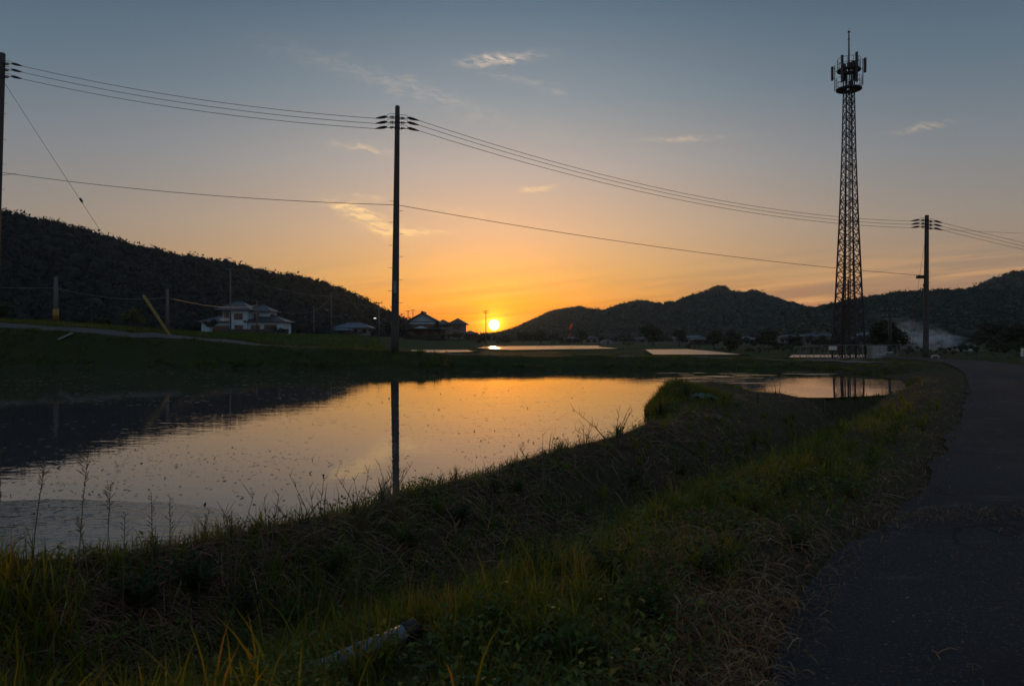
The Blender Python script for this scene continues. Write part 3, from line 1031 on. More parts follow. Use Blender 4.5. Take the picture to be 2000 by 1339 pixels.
straws(44000, 3.5, 26, -40, 40, lambda X, Y, p, r, d_, t: (p > .34) & (p < 1.9) & (t < 0) & (r > .5) & (Y < 22) & (fbm(X * .7, Y * .7, 151) > .38), (.10, .30), (.003, .006),
       'matted_dry_grass', 'matted brown dead grass over the levee', (.004, .045), [(.24, .140, .085), (.17, .100, .064), (.30, .21, .13), (.12, .072, .05)], (3, 3, 1, 3), .45, .5)
straws(34000, 2.2, 30, 0, 42, lambda X, Y, p, r, d_, t: (r > -.22 * fbm(X * 2, Y * 2, 177)) & (r < .9) & (t < 1) & (RNG.uniform(size=len(X)) < np.exp(-np.maximum(r, 0) / .35)), (.04, .16), (.0022, .0045),
       'grass_clippings', 'dry grass clippings along the road edge', (.004, .03))
straws(30000, 2.0, 20, -40, 42, lambda X, Y, p, r, d_, t: (r > .15) & (p > .5) & (t < 0) & (fbm(X * .55 + 3, Y * .55, 107) > .46), (.06, .26), (.0025, .005),
       'dead_grass', 'patches of dead brown grass on the verge', (.005, .06), [(.24, .14, .080), (.16, .098, .058), (.32, .23, .14), (.21, .11, .05)], (3, 3, 1, 2))
straws(9000, 2.0, 4.5, 0, 32, lambda X, Y, p, r, d_, t: (r > .0) & (r < 1.3) & (fbm(X * 1.3, Y * 1.3, 161) > .42), (.05, .18), (.0022, .0045),
       'grass_clippings', 'thick dry straw heap beside the road at the bottom', (.005, .04), [(.28, .145, .05), (.19, .11, .05), (.34, .24, .13), (.11, .066, .038)])
# dry grass growing from the joint across the lane, and loose litter on the asphalt
straws(7500, 4.2, 7.5, 20, 44, lambda X, Y, p, r, d_, t: (r < .1) & (np.abs(Y - 4.95 - .10 * np.sin(X * 2.2) + .03 * (X - 3)) < .13 + .10 * fbm(X * 2, Y * 2, 171)), (.03, .12), (.002, .004),
       'joint_grass', 'strip of dry grass lying across the road', (.032, .062))
straws(2600, 2.4, 30, 12, 44, lambda X, Y, p, r, d_, t: (r < .02) & (RNG.uniform(size=len(X)) < .10 + .25 * np.exp(r / .5)), (.03, .14), (.0025, .006),
       'road_litter', 'scattered straw bits on the asphalt', (.030, .036))

# far bank and terrace grass
X, Y, z, psd, rsd, dd, px, t = scatter(95000, 24, 190, -42, 42)
onr = np.zeros(len(X), bool)
kk = Y < 62
onr[kk] = seg_dist(X[kk], Y[kk], trk) < .8
inp = np.zeros(len(X), bool)
for pp in PAD:
    inp |= inside(X, Y, pp) | (seg_dist(X, Y, pp, True) < .8)
keep = (psd > .05) & (rsd > .1) & ~onr & ~inp & (t > -.4)
X, Y, z, t, px = [a[keep] for a in (X, Y, z, t, px)]
n = len(X)
pat = fbm(X * .35, Y * .35, 181)
h = (.07 + .16 * pat) * RNG.uniform(.6, 1.6, n) * np.where(px < 745, 1 + np.maximum(Y - 40, 0) * .008, .5)
Vv, T, k = blades(np.stack([X, Y, z - .02], 1), h, .018 * (Y / 30) * RNG.uniform(.7, 1.4, n), RNG.uniform(.1, .8, n), RNG.uniform(0, 6.28, n), 2)
cc = tints(n, k, [(.040, .058, .018), (.058, .080, .02), (.075, .062, .028), (.09, .06, .035)], (4, 3, 2, 1.4))
gl = np.repeat(((t > 6) & (px < 745)), k)
cc[gl] = cc[gl] * np.array([.85, 1.45, .7])
tag(tri_mesh('bank_grass', Vv, T, M['grass'], tint=cc), 'rough grass on the far bank and the fields behind it', 'grass', kind='stuff')

# denser grass on the slope of the far bank
nb = 60000
px = RNG.uniform(-120, 1790, nb)
yb = np.interp(px, YW_px, YW)
tt = RNG.uniform(0, 1, nb) ** .8 * 6.2
Y = yb + tt; X = (px - HX) / F * Y
z, psd, rsd, dd, px, t = height(X, Y, True)
kp = (psd > .04) & (rsd > .1) & ~(seg_dist(X, Y, trk) < .75)
X, Y, z, px, t = [a[kp] for a in (X, Y, z, px, t)]
n = len(X)
pat = fbm(X * .45, Y * .9, 183, 4)
h = (.04 + .24 * np.clip(pat - .25, 0, 1)) * RNG.uniform(.5, 1.5, n) * np.where(px > 880, .55, 1)
Vv, T, k = blades(np.stack([X, Y, z - .02], 1), h, RNG.uniform(.012, .032, n), RNG.uniform(.1, 1.0, n), RNG.uniform(0, 6.28, n), 2)
cc = tints(n, k, [(.060, .095, .028), (.085, .120, .03), (.110, .095, .042), (.13, .09, .05)], (4, 3, 2, 1.5))
cc *= np.repeat(.35 + 1.5 * fbm(X * .5, Y * 1.2, 187, 4), k)[:, None]
tag(tri_mesh('bank_grass', Vv, T, M['grass'], tint=cc), 'dark rough grass on the slope above the far shore', 'grass', kind='stuff')

nt_ = 1700
px = RNG.uniform(-120, 1790, nt_)
tt = np.where(RNG.uniform(size=nt_) < .3, RNG.uniform(-.1, .5, nt_), RNG.uniform(0, 6, nt_))
Y = np.interp(px, YW_px, YW) + tt; X = (px - HX) / F * Y
z, psd, rsd, dd, px, t = height(X, Y, True)
kp = (psd > .02) & (rsd > .2) & ~(seg_dist(X, Y, trk) < .9) & (fbm(X * .3, Y * .6, 241) > .38)
X, Y, z, px = [a[kp] for a in (X, Y, z, px)]
n = len(X); nbl = 20
hh = RNG.uniform(.08, .34, n) ** 1.1 * np.where(px > 880, .6, 1)
XX = np.repeat(X, nbl) + RNG.normal(0, .09, n * nbl); YY = np.repeat(Y, nbl) + RNG.normal(0, .07, n * nbl)
Vv, T, k = blades(np.stack([XX, YY, np.repeat(z, nbl) - .03], 1), np.repeat(hh, nbl) * RNG.uniform(.5, 1.2, n * nbl), RNG.uniform(.014, .035, n * nbl), RNG.uniform(.15, 1.0, n * nbl), RNG.uniform(0, 6.28, n * nbl), 3)
tt_ = np.repeat(np.repeat(np.array([(.07, .11, .03), (.095, .14, .035), (.05, .08, .03), (.15, .11, .055)])[RNG.choice(4, n, p=[.35, .3, .2, .15])] * RNG.uniform(.6, 1.35, (n, 1)), nbl, 0), k, 0)
tag(tri_mesh('bank_tufts', Vv, T, M['grass'], tint=tt_), 'coarse grass tufts dotted over the far bank', 'grass', kind='stuff')

# tufts and leafy clumps that give the near verge its volume
X, Y, z, psd, rsd, dd, px, t = scatter(3200, 1.8, 24, -40, 60)
kp = (psd > .25) & (rsd > .3) & (t < 0) & ~((X > 4.4) & (Y > 15)) & (fbm(X * .9 + 4, Y * .9, 201) > .40)
kp &= short_by_pipe(X, Y) > .5
X, Y, z, psd = [a[kp] for a in (X, Y, z, psd)]
n = len(X)
nbl = 22
hh = RNG.uniform(.09, .30, n) * np.where(psd < 1.2, .75, 1)
XX = np.repeat(X, nbl) + RNG.normal(0, .02, n * nbl); YY = np.repeat(Y, nbl) + RNG.normal(0, .02, n * nbl)
rr0 = np.hypot(XX, YY)
Vv, T, k = blades(np.stack([XX, YY, np.repeat(z, nbl) - .01], 1), np.repeat(hh, nbl) * RNG.uniform(.5, 1.1, n * nbl), .005 * (1 + rr0 * .09) * RNG.uniform(.7, 1.3, n * nbl), RNG.uniform(.15, 1.0, n * nbl), RNG.uniform(0, 6.28, n * nbl), 4)
tt_ = np.repeat(np.repeat(np.array(GREEN + [(.16, .13, .06)])[RNG.choice(5, n, p=[.3, .25, .25, .1, .1])] * RNG.uniform(.8, 1.25, (n, 1)), nbl, 0), k, 0)
tag(tri_mesh('grass_tufts', Vv, T, M['grass'], tint=tt_), 'tufts of longer green grass over the verge and ditch', 'grass', kind='stuff')
X, Y, z, psd, rsd, dd, px, t = scatter(2300, 1.9, 22, -40, 40)
kp = (psd > .3) & (rsd > .35) & (t < 0) & ~((X > 4.4) & (Y > 15)) & (fbm(X * .8 + 14, Y * .8 + 3, 211) > .44)
kp &= short_by_pipe(X, Y) > .5
X, Y, z, psd = [a[kp] for a in (X, Y, z, psd)]
n = len(X)
nbl = 34
hh = np.repeat(RNG.uniform(.06, .27, n) * np.where(psd < 1.2, .7, 1), nbl); wd_ = np.repeat(RNG.uniform(.06, .16, n), nbl)
u_ = RNG.uniform(0, 1, n * nbl); az_ = RNG.uniform(0, 6.28, n * nbl); rad_ = np.sqrt(RNG.uniform(0, 1, n * nbl))
B = np.stack([np.repeat(X, nbl) + np.cos(az_) * rad_ * wd_, np.repeat(Y, nbl) + np.sin(az_) * rad_ * wd_, np.repeat(z, nbl) + hh * (1 - rad_ ** 2 * .8) * (.25 + .75 * u_)], 1)
L = RNG.uniform(.018, .044, n * nbl) * (1 + np.hypot(B[:, 0], B[:, 1]) * .03)
pit = RNG.uniform(-.5, .9, n * nbl); az2 = az_ + RNG.normal(0, .7, n * nbl)
D_ = np.stack([np.cos(az2) * np.cos(pit), np.sin(az2) * np.cos(pit), np.sin(pit)], 1)
Sd = np.stack([-np.sin(az2), np.cos(az2), RNG.uniform(-.4, .4, n * nbl)], 1)
wv = (L * RNG.uniform(.12, .28, n * nbl))[:, None]
drop = np.zeros((n * nbl, 3)); drop[:, 2] = -.2 * L
Vv = np.stack([B, B + D_ * L[:, None] * .4 - Sd * wv, B + D_ * L[:, None] + drop, B + D_ * L[:, None] * .4 + Sd * wv], 1).reshape(-1, 3)
T = ((np.arange(n * nbl) * 4)[:, None, None] + np.array([(0, 1, 2), (0, 2, 3)])[None]).reshape(-1, 3)
tt_ = np.repeat(np.repeat(np.array([(.078, .118, .032), (.108, .145, .030), (.056, .092, .038), (.14, .14, .03)])[RNG.choice(4, n, p=[.4, .25, .25, .1])] * RNG.uniform(.8, 1.25, (n, 1)), nbl, 0), 4, 0)
tag(tri_mesh('weed_clumps', Vv, T, M['leafy'], tint=tt_), 'leafy weed clumps scattered over verge and ditch', 'weeds', kind='stuff')

# grass fringe along the near shore and on the bump
nf_ = 26000
ppx = RNG.uniform(-60, 1770, nf_)
pts_ = np.array(POND)
seg = RNG.integers(0, len(pts_), nf_)
u_ = RNG.uniform(0, 1, nf_)[:, None]
base_ = pts_[seg] * (1 - u_) + pts_[(seg + 1) % len(pts_)] * u_
kp = (base_[:, 1] < 24) & (base_[:, 0] > -5)
base_ = base_[kp] + RNG.normal(0, .20, (kp.sum(), 2))
bmp = np.stack([RNG.normal(3.35, .65, 5200), RNG.normal(14.6, .85, 5200)], 1)
base_ = np.concatenate([base_, bmp])
X, Y = base_[:, 0], base_[:, 1]
z, psd, rsd, dd, px, t = height(X, Y, True)
kp = (psd > .0) & (psd < 1.6) & (rsd > .2)
X, Y, z, psd = X[kp], Y[kp], z[kp], psd[kp]
n = len(X)
pat = fbm(X * 1.3, Y * 1.3, 221)
h = (.02 + .20 * np.clip(pat - .28, 0, 1)) * RNG.uniform(.5, 1.5, n) * np.where((X > 4.6) & (Y > 13), .95, np.where(Y > 12.5, 1.9, 1))
Vv, T, k = blades(np.stack([X, Y, z - .01], 1), h, .0045 * (1 + np.hypot(X, Y) * .09) * RNG.uniform(.7, 1.4, n), RNG.uniform(.1, .9, n), RNG.uniform(0, 6.28, n), 3)
tag(tri_mesh('shore_grass', Vv, T, M['grass'], tint=tints(n, k, GREEN + [(.13, .10, .05)], (3, 2, 4, 1, 3))), 'grass fringe along the near shore of the pond', 'grass', kind='stuff')
# pale flat flecks painted as ripple glints on the darker water
X, Y, z, psd, rsd, dd, px, t = scatter(5200, 8, 39, -38, 20)
kp = (psd < -.2) & (RNG.uniform(size=len(X)) < np.where(px < 700, .55, .08) * sm((fbm(X * .25, Y * .5, 231) - .36) * 4))
X, Y = X[kp], Y[kp]
n = len(X)
a_ = RNG.uniform(.02, .12, n) * (Y / 25); b_ = RNG.uniform(.010, .035, n) * (Y / 25)
ang8 = np.arange(7) / 7 * 2 * np.pi
rj = RNG.uniform(.6, 1.3, (n, 7))
Vv = np.stack([X[:, None] + a_[:, None] * np.cos(ang8) * rj, Y[:, None] + b_[:, None] * np.sin(ang8) * rj, np.full((n, 7), WZ + .004) + RNG.uniform(0, .004, (n, 1))], -1).reshape(-1, 3)
T = (np.arange(n) * 7)[:, None] + np.arange(7)[None]
tag(tri_mesh('glint_flecks', Vv, T, M['glint']), 'pale flecks painted as ripple glints on the dark left part of the pond', 'algae', kind='stuff')

# debris drifting on the pond
X, Y, z, psd, rsd, dd, px, t = scatter(11000, 4.5, 38, -38, 34)
kp = (psd < -.15) & (RNG.uniform(size=len(X)) < .18 + .9 * sm((fbm(X * .4, Y * .25, 191) - .42) * 5))
X, Y = X[kp], Y[kp]
n = len(X)
L = RNG.uniform(.008, .032, n) * (1 + np.hypot(X, Y) * .03); a = RNG.uniform(0, 6.28, n)
up = RNG.uniform(size=n) < .10
dv = np.stack([np.cos(a), np.sin(a), np.where(up, RNG.uniform(.1, .6, n), .02)], 1) * L[:, None]
sv = np.stack([-np.sin(a), np.cos(a), np.where(up, .4, .06)], 1) * (L * RNG.uniform(.12, .4, n))[:, None]
B = np.stack([X, Y, np.full(n, WZ + .004)], 1)
Vv = np.stack([B - sv, B + sv, B + dv + sv * .3, B + dv - sv * .5], 1).reshape(-1, 3)
T = ((np.arange(n) * 4)[:, None, None] + np.array([(0, 1, 2), (0, 2, 3)])[None]).reshape(-1, 3)
tag(tri_mesh('floating_debris', Vv, T, M['straw'], tint=tints(n, 4, [(.04, .035, .025), (.07, .055, .03)], (2, 1))), 'bits of straw and stubble floating on the pond', 'debris', kind='stuff')

# ------------------------------------------------------------------ haze
hb = MB().box((-1500, -250, -2.0), (1500, 1750, 165))
hm = bpy.data.materials.new('haze')
hm.use_nodes = True
ht = NT(hm.node_tree)
ht.n.clear()
pv = ht.new('ShaderNodeVolumePrincipled')
pv.inputs['Color'].default_value = (.55, .76, 1.0, 1)
pv.inputs['Density'].default_value = 1.0e-4
pv.inputs['Anisotropy'].default_value = .6
ho = ht.new('ShaderNodeOutputMaterial')
ht.l.new(pv.outputs[0], ho.inputs['Volume'])
tag(hb.build('haze', hm), 'thin evening haze over the valley', 'haze', kind='stuff')

# ------------------------------------------------------------------ utility poles and wires


def sag_pts(a, b, sag, n=24):
    a, b = Vector(a), Vector(b)
    return [a.lerp(b, k / n) - Vector((0, 0, sag * 4 * (k / n) * (1 - k / n))) for k in range(n + 1)]


def wire(a, b, sag, label, r=.012, cat='wire', group=None, name='overhead_wire', mat=None):
    return tag(MB().path(sag_pts(a, b, sag), r, 6).build(name, mat or M['wire'], None, True), label, cat, group)


def big_pole(px, Y, top_py, r_top, r_base, label, strain, steps, plate=True, lean=0.0):
    """concrete pole; strain = list of (py, side) for insulators; returns the thing and a dict of wire ends"""
    x = (px - HX) / F * Y
    zb = hz(x, Y) - .03
    zt = EYE + (HY - top_py) / F * Y
    o = empty('utility_pole', (x, Y, zb))
    tag(o, label, 'utility pole')
    Hh = zt - zb
    n = 14
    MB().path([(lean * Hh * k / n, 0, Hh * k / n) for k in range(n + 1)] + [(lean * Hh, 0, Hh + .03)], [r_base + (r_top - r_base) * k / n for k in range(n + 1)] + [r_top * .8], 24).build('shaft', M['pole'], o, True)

    def rr_(z):
        return r_base + (r_top - r_base) * z / Hh
    ends = {}
    for key, py, sgn in strain:
        z = EYE + (HY - py) / F * Y - zb
        r0 = rr_(z); lx = lean * z
        sx = lambda v: (lx + sgn * (r0 + v), 0, z)
        band = MB().path([(lx, 0, z - .05), (lx, 0, z + .05)], r0 + .012, 20).build('pole_band', M['dark_metal'], o)
        br = MB().tube(sx(-.02), sx(.10), .028, n=8)
        br.box((min(sx(.08)[0], sx(.10)[0]), -.05, z - .07), (max(sx(.08)[0], sx(.10)[0]), .05, z + .07)).build('bracket', M['dark_metal'], o)
        ins = MB()
        pr = [(.10, .03), (.13, .085), (.145, .04), (.17, .09), (.185, .04), (.22, .075), (.235, .03), (.29, .022)]
        ins.path([sx(a) for a, _ in pr], [c for _, c in pr], 12)
        ins.build('insulator', M['porcelain'], o, True)
        MB().path([sx(.28), (lx + sgn * (r0 + .42), 0, z - .02)], .018, 6).build('link', M['dark_metal'], o)
        p0 = Vector((lx + sgn * (r0 + .40), 0, z + .03)); p1 = Vector((lx + sgn * (r0 + .98), 0, z - .12 if sgn > 0 else z - .06))
        MB().path([p0, p0.lerp(p1, .2), p0.lerp(p1, .55), p1], [.035, .075, .065, .02], 10).build('wire_clamp', M['black'], o, True)
        MB().path([(lx + sgn * r0 * .5, -r0 * .9, z + .12), (lx + sgn * (r0 + .2), -.06, z + .16), (lx + sgn * (r0 + .38), -.02, z + .12), tuple(p0)], .011, 6).build('jumper_wire', M['wire'], o, True)
        ends[key] = Vector((x, Y, zb)) + p1
    for py, sgn in steps:
        z = EYE + (HY - py) / F * Y - zb
        r0 = rr_(z)
        MB().path([(lean * z + sgn * (r0 - .01), 0, z), (lean * z + sgn * (r0 + .17), 0, z), (lean * z + sgn * (r0 + .18), 0, z + .03)], .011, 6).build('step_bolt', M['galv'], o)
    if plate:
        z0, z1 = (EYE + (HY - q_) / F * Y - zb for q_ in plate)
        r0 = rr_(z0)
        m_ = MB()
        for k in range(6):
            a0, a1 = R(-115 + k * 8), R(-115 + (k + 1) * 8)
            m_.quad(*[(lean * z + (r0 + .006) * math.cos(a), (r0 + .006) * math.sin(a), z) for a, z in ((a0, z0), (a1, z0), (a1, z1), (a0, z1))])
        m_.build('number_plate', M['galv'], o)

    def pt(py, dx=0.0, dy=0.0):
        z = EYE + (HY - py) / F * Y
        return Vector((x + lean * (z - zb) + dx, Y + dy, z))
    return o, ends, pt


mid, me_, mpt = big_pole(771, 37.2, 208, .115, .205, 'tall concrete utility pole with six insulators rising left of the sun',
                         [('l1', 229, -1), ('l2', 239, -1), ('l3', 249, -1), ('r1', 231, 1), ('r2', 240, 1), ('r3', 251, 1)],
                         [(393, -1), (412, 1), (434, -1), (457, 1), (479, -1), (501, 1), (523, -1), (546, 1), (568, -1), (591, 1)], (573, 549), lean=.011)
lef, le_, lpt = big_pole(-14, 41.5, 105, .185, .25, 'thick concrete utility pole cut off by the left edge',
                         [('r1', 125, 1), ('r2', 137, 1), ('r3', 150, 1)], [(202, 1), (222, 1), (273, 1), (321, 1), (370, 1)], None, lean=.033)
rig, re2, rpt = big_pole(1808, 52, 421, .13, .20, 'slim concrete utility pole with streetlight box near the road end',
                         [('l1', 430, -1), ('l2', 436.5, -1), ('l3', 443, -1), ('r1', 432, 1), ('r2', 439, 1), ('r3', 446, 1)],
                         [(532, 1), (541, 1), (552, 1), (563, -1)], None, lean=.008)
# grey equipment box hung on the slim pole
bx = rpt(541, -.42)
q0 = MB().box((-.24, -.13, -.10), (.24, .13, .11)); q0.box((.24, -.02, -.02), (.42, .02, .04))
ob = q0.build('splice_box', M['dark_metal'], rig); ob.location = bx - Vector(rig.location)
zfar = hz((2420 - HX) / F * 86, 86)
far_p = empty('utility_pole', ((2420 - HX) / F * 86, 86, zfar - .03))
tag(far_p, 'far utility pole beyond the right edge', 'utility pole')
MB().path([(0, 0, 0), (0, 0, 8.6)], [.19, .11], 16).build('shaft', M['pole'], far_p, True)
for k in range(3):
    MB().path([(-.6, 0, 8.3 - .35 * k), (.6, 0, 8.3 - .35 * k)], .04, 8).build('crossarm', M['dark_metal'], far_p)
fp = Vector(far_p.location)
for k, nm in enumerate(('top', 'middle', 'lowest')):
    s_ = str(k + 1)
    wire(le_['r' + s_], me_['l' + s_], .38, f'{nm} of three power wires from the left edge to the tall pole', group='power wires')
    wire(me_['r' + s_], re2['l' + s_], 1.12 - .03 * k, f'{nm} of three power wires from the tall pole past the radio mast', group='power wires')
    wire(re2['r' + s_], fp + Vector((-.6, 0, 8.3 - .35 * k)), .45, f'{nm} of three power wires leaving the slim pole to the right', group='power wires')
wire(rpt(447, .12), at(2300, 462, 60), .12, 'single thin wire running nearly level from the slim pole to the right edge', .008)
wire(lpt(337, .24), mpt(400, -.15), .30, 'low single cable from the left edge to the tall pole', .014)
wire(lpt(342, .20), lpt(339, 1.0), .01, 'short loop of cable tied below the low cable at the left edge', .010)
wire(mpt(401, .15), rpt(538, -.12), .42, 'low single cable dipping from the tall pole past the sun to the slim pole', .014)
# guy wire with its yellow guard
ax, ay = (331 - HX) / F * 41.0, 41.0
anchor = Vector((ax, ay, hz(ax, ay) - .03))
gtop = lpt(163, .22)
wire(gtop, anchor, .06, 'guy wire slanting from the left edge pole down to its yellow guard', .010, name='guy_wire')
g_ = (gtop - anchor)
kk = .5335
gi = empty('guy_insulator', anchor + g_ * kk)
tag(gi, 'small dark insulator halfway up the slanting guy wire', 'insulator')
gd = g_.normalized()
MB().path([gd * a for a in (-.13, -.09, -.03, .03, .09, .13)], [.02, .075, .06, .06, .075, .02], 10).build('body', M['black'], gi, True)
MB().path([gd * a for a in (-.22, -.12)], .016, 6).build('wire_grip', M['dark_metal'], gi)
gl0 = empty('guy_guard', anchor)
tag(gl0, 'slanting yellow guy wire guard tube standing beside the farm track', 'guard tube')
Lg = g_.length * .158
MB().path([gd * a for a in (.0, .02, Lg - .03, Lg)], [.07, .08, .08, .045], 14).build('tube', M['yellow'], gl0, True)
MB().path([gd * (Lg - .02), gd * (Lg + .08)], .03, 10).build('end_cap', M['black'], gl0)
# stay wires on the slim pole
sx0 = (1772 - HX) / F * 49
wire(rpt(470, -.12), (sx0, 49, hz(sx0, 49)), .02, 'thin stay wire slanting left from the slim pole', .009, name='guy_wire')
s2 = (1776 - HX) / F * 50
e2 = Vector((s2, 50, hz(s2, 50)))
wire(rpt(546, -.12), e2, .02, 'lower stay wire with beads beside the slim pole', .012, name='guy_wire')
for k in range(4):
    c_ = rpt(546, -.12).lerp(e2, .07 + k * .055)
    o = tag(MB().path([c_ + Vector((0, 0, .07)), c_ + Vector((0, 0, .03)), c_ - Vector((0, 0, .03)), c_ - Vector((0, 0, .07))], [.02, .055, .055, .02], 8).build('stay_insulator', M['black'], None, True),
            ('topmost', 'second', 'third', 'lowest')[k] + ' dark bead insulator on the lower stay wire of the slim pole', 'insulator', 'bead insulators on the stay wire')


def small_pole(px, base_py, top_py, Y, label, arms=0, lamp=None, band=None, r=.13, mat='pole_far', lit=False, plate=None):
    x = (px - HX) / F * Y
    zb = hz(x, Y) - .05
    zt = EYE + (HY - top_py) / F * Y
    o = empty('utility_pole', (x, Y, zb)); tag(o, label, 'utility pole', 'far utility poles')
    Hh = zt - zb
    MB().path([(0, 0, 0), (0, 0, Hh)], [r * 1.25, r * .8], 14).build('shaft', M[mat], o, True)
    for k in range(arms):
        z = Hh - .25 - .55 * k
        MB().box((-.75, -.05, z - .05), (.75, .05, z + .05)).build('crossarm', M['dark_metal'], o)
        for q_ in (-.65, -.25, .3, .65):
            MB().path([(q_, 0, z + .05), (q_, 0, z + .12), (q_, 0, z + .22)], [.03, .07, .04], 8).build('insulator', M['galv'], o, True)
    if lamp:
        z = Hh - lamp[1]; s = lamp[0]
        MB().path([(0, 0, z), (s * .5, -.1, z + .18), (s * 1.0, -.2, z + .22)], .03, 6).build('lamp_arm', M['galv'], o)
        m_ = MB().box((s * .95 - .28, -.34, z + .12), (s * .95 + .28, -.1, z + .24))
        m_.build('lamp_head', LAMP if lit else M['white_paint'], o)
    if band:
        MB().path([(0, 0, .25), (0, 0, .25 + band)], r * 1.25 + .01, 14).build('warning_band', M['yellow'], o, True)
    if plate:
        MB().box((-.13, -r * 1.3 - .03, plate), (.13, -r * 1.3, plate + .32)).build('reflector_plate', M['sign_red'], o)
    return o, Vector((x, Y, zt))


LAMP = bpy.data.materials.new('lit_lamp')
LAMP.use_nodes = True
LAMP.node_tree.nodes['Principled BSDF'].inputs['Emission Color'].default_value = (1, .86, .7, 1)
LAMP.node_tree.nodes['Principled BSDF'].inputs['Emission Strength'].default_value = 2.5
P_ = {}
for key, px, bp, tp, Y, lab, kw in (
        ('a', 109, 632, 541, 62, 'grey pole with a yellow band at its foot by the farm track', dict(band=.9, r=.17)),
        ('b', 327, 640, 564, 78, 'grey pole standing right of the slanting yellow guard', dict(r=.15)),
        ('c', 450, 648, 524, 120, 'thin tall pole with a crossbar in front of the white house', dict(arms=1, r=.12)),
        ('d', 502, 648, 586, 135, 'short pole in front of the white house middle', dict(r=.11)),
        ('e', 613, 650, 599, 150, 'pole with a red plate between the white house and low house', dict(r=.12, plate=1.2)),
        ('f', 647, 652, 571, 170, 'tall thin pole with a white lamp arm left of the low house', dict(lamp=(-1, 4.2), r=.12)),
        ('g', 740, 654, 590, 185, 'dark pole with a lit lamp just left of the tall pole', dict(arms=1, lamp=(-1, 4.2), r=.13, lit=True)),
        ('h', 797, 640, 606, 240, 'crossarm pole behind the left eave of the dark house', dict(arms=1, r=.13)),
        ('i', 806.5, 640, 604, 250, 'crossarm pole close behind the dark house roof', dict(arms=1, r=.13)),
        ('j', 949, 655, 606, 210, 'lone pole standing just left of the sun', dict(arms=2, r=.13)),
        ('k', 1078, 660, 620, 260, 'faint pole before the foot of the twin peaked hill', dict(arms=1, r=.13)),
        ('l', 1738, 697, 601, 66, 'thick dark pole with brackets beside the equipment cabinets', dict(arms=2, r=.13, mat='dark_metal'))):
    P_[key] = small_pole(px, bp, tp, Y, lab, **kw)[1]
dn = Vector((0, 0, -.9))
for a, b, sg_, lab in (('a', 'b', .5, 'faint wire between the yellow banded pole and the next pole'), ('b', 'd', .7, 'faint wire drooping towards the white house'),
                       ('d', 'e', .9, 'faint wire crossing before the white house right wing'), ('e', 'f', .4, 'faint wire between the red plate pole and lamp pole'),
                       ('f', 'g', .6, 'faint wire drooping over the low house'), ('c', 'f', .8, 'faint high wire before the dark left hill'),
                       ('h', 'i', .1, 'tiny wire between the two poles behind the dark house'), ('i', 'j', .8, 'thin wire from the dark house towards the sun')):
    wire(P_[a] + dn * (.5 if a == 'i' else 1), P_[b] + dn * (.5 if a == 'i' else 1), sg_, lab, .022, mat=M['galv'])
x0 = (-260 - HX) / F * 58
wire((x0, 58, P_['a'].z), P_['a'] + dn, .4, 'faint wire from the left edge to the yellow banded pole', .018, mat=M['galv'])

# ------------------------------------------------------------------ radio mast
TY = 60.0
TX = (1658 - HX) / F * TY
TZ0 = hz(TX, TY) - .05


def tz(py):
    return EYE + (HY - py) / F * TY - TZ0


tw = empty('radio_mast', (TX, TY, TZ0), R(22.6 - 24.5))
tag(tw, 'tall steel lattice radio mast with round antenna platforms', 'radio mast')
UNIT = MB().path([(0, 0, 0), (0, 0, 1)], 1.0, 6)
unit_me = bpy.data.meshes.new('brace')
unit_me.from_pydata(UNIT.v, [], UNIT.f)
unit_me.materials.append(M['tower'])


def bar_(name, p0, p1, r, parent, mesh=None):
    p0, p1 = Vector(p0), Vector(p1)
    o = link(name, mesh or unit_me, parent)
    o.location = p0
    dv_ = p1 - p0
    o.rotation_mode = 'QUATERNION'
    o.rotation_quaternion = dv_.to_track_quat('Z', 'Y')
    o.scale = (r, r, dv_.length)
    return o


ztop = tz(137)


def trad(z):
    return float(np.interp(z, [0.0, tz(557), tz(433), tz(300), tz(190), tz(137)], [1.34, 1.02, .77, .56, .46, .43]))


def corner(i, z):
    a = R(90 * i)
    r = trad(z)
    return Vector((r * math.cos(a), r * math.sin(a), z))


lev = [0.0] + [tz(p) for p in (667, 643, 621, 599, 577, 557, 536, 516, 494, 472, 452, 433, 413, 393, 376, 358, 341, 325, 309, 293, 277, 261, 245, 229, 213, 198, 184, 174)]
for i4 in range(4):
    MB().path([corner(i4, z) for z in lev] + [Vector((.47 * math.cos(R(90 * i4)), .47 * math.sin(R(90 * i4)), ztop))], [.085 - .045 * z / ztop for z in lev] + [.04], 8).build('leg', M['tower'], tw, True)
    for k in range(len(lev) - 1):
        a, b = corner(i4, lev[k]), corner((i4 + 1) % 4, lev[k + 1])
        c, d_ = corner((i4 + 1) % 4, lev[k]), corner(i4, lev[k + 1])
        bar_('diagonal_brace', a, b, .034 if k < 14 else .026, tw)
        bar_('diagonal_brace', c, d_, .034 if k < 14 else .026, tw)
        if k % 2 == 1 or k < 3:
            bar_('horizontal_brace', d_, b, .03, tw)
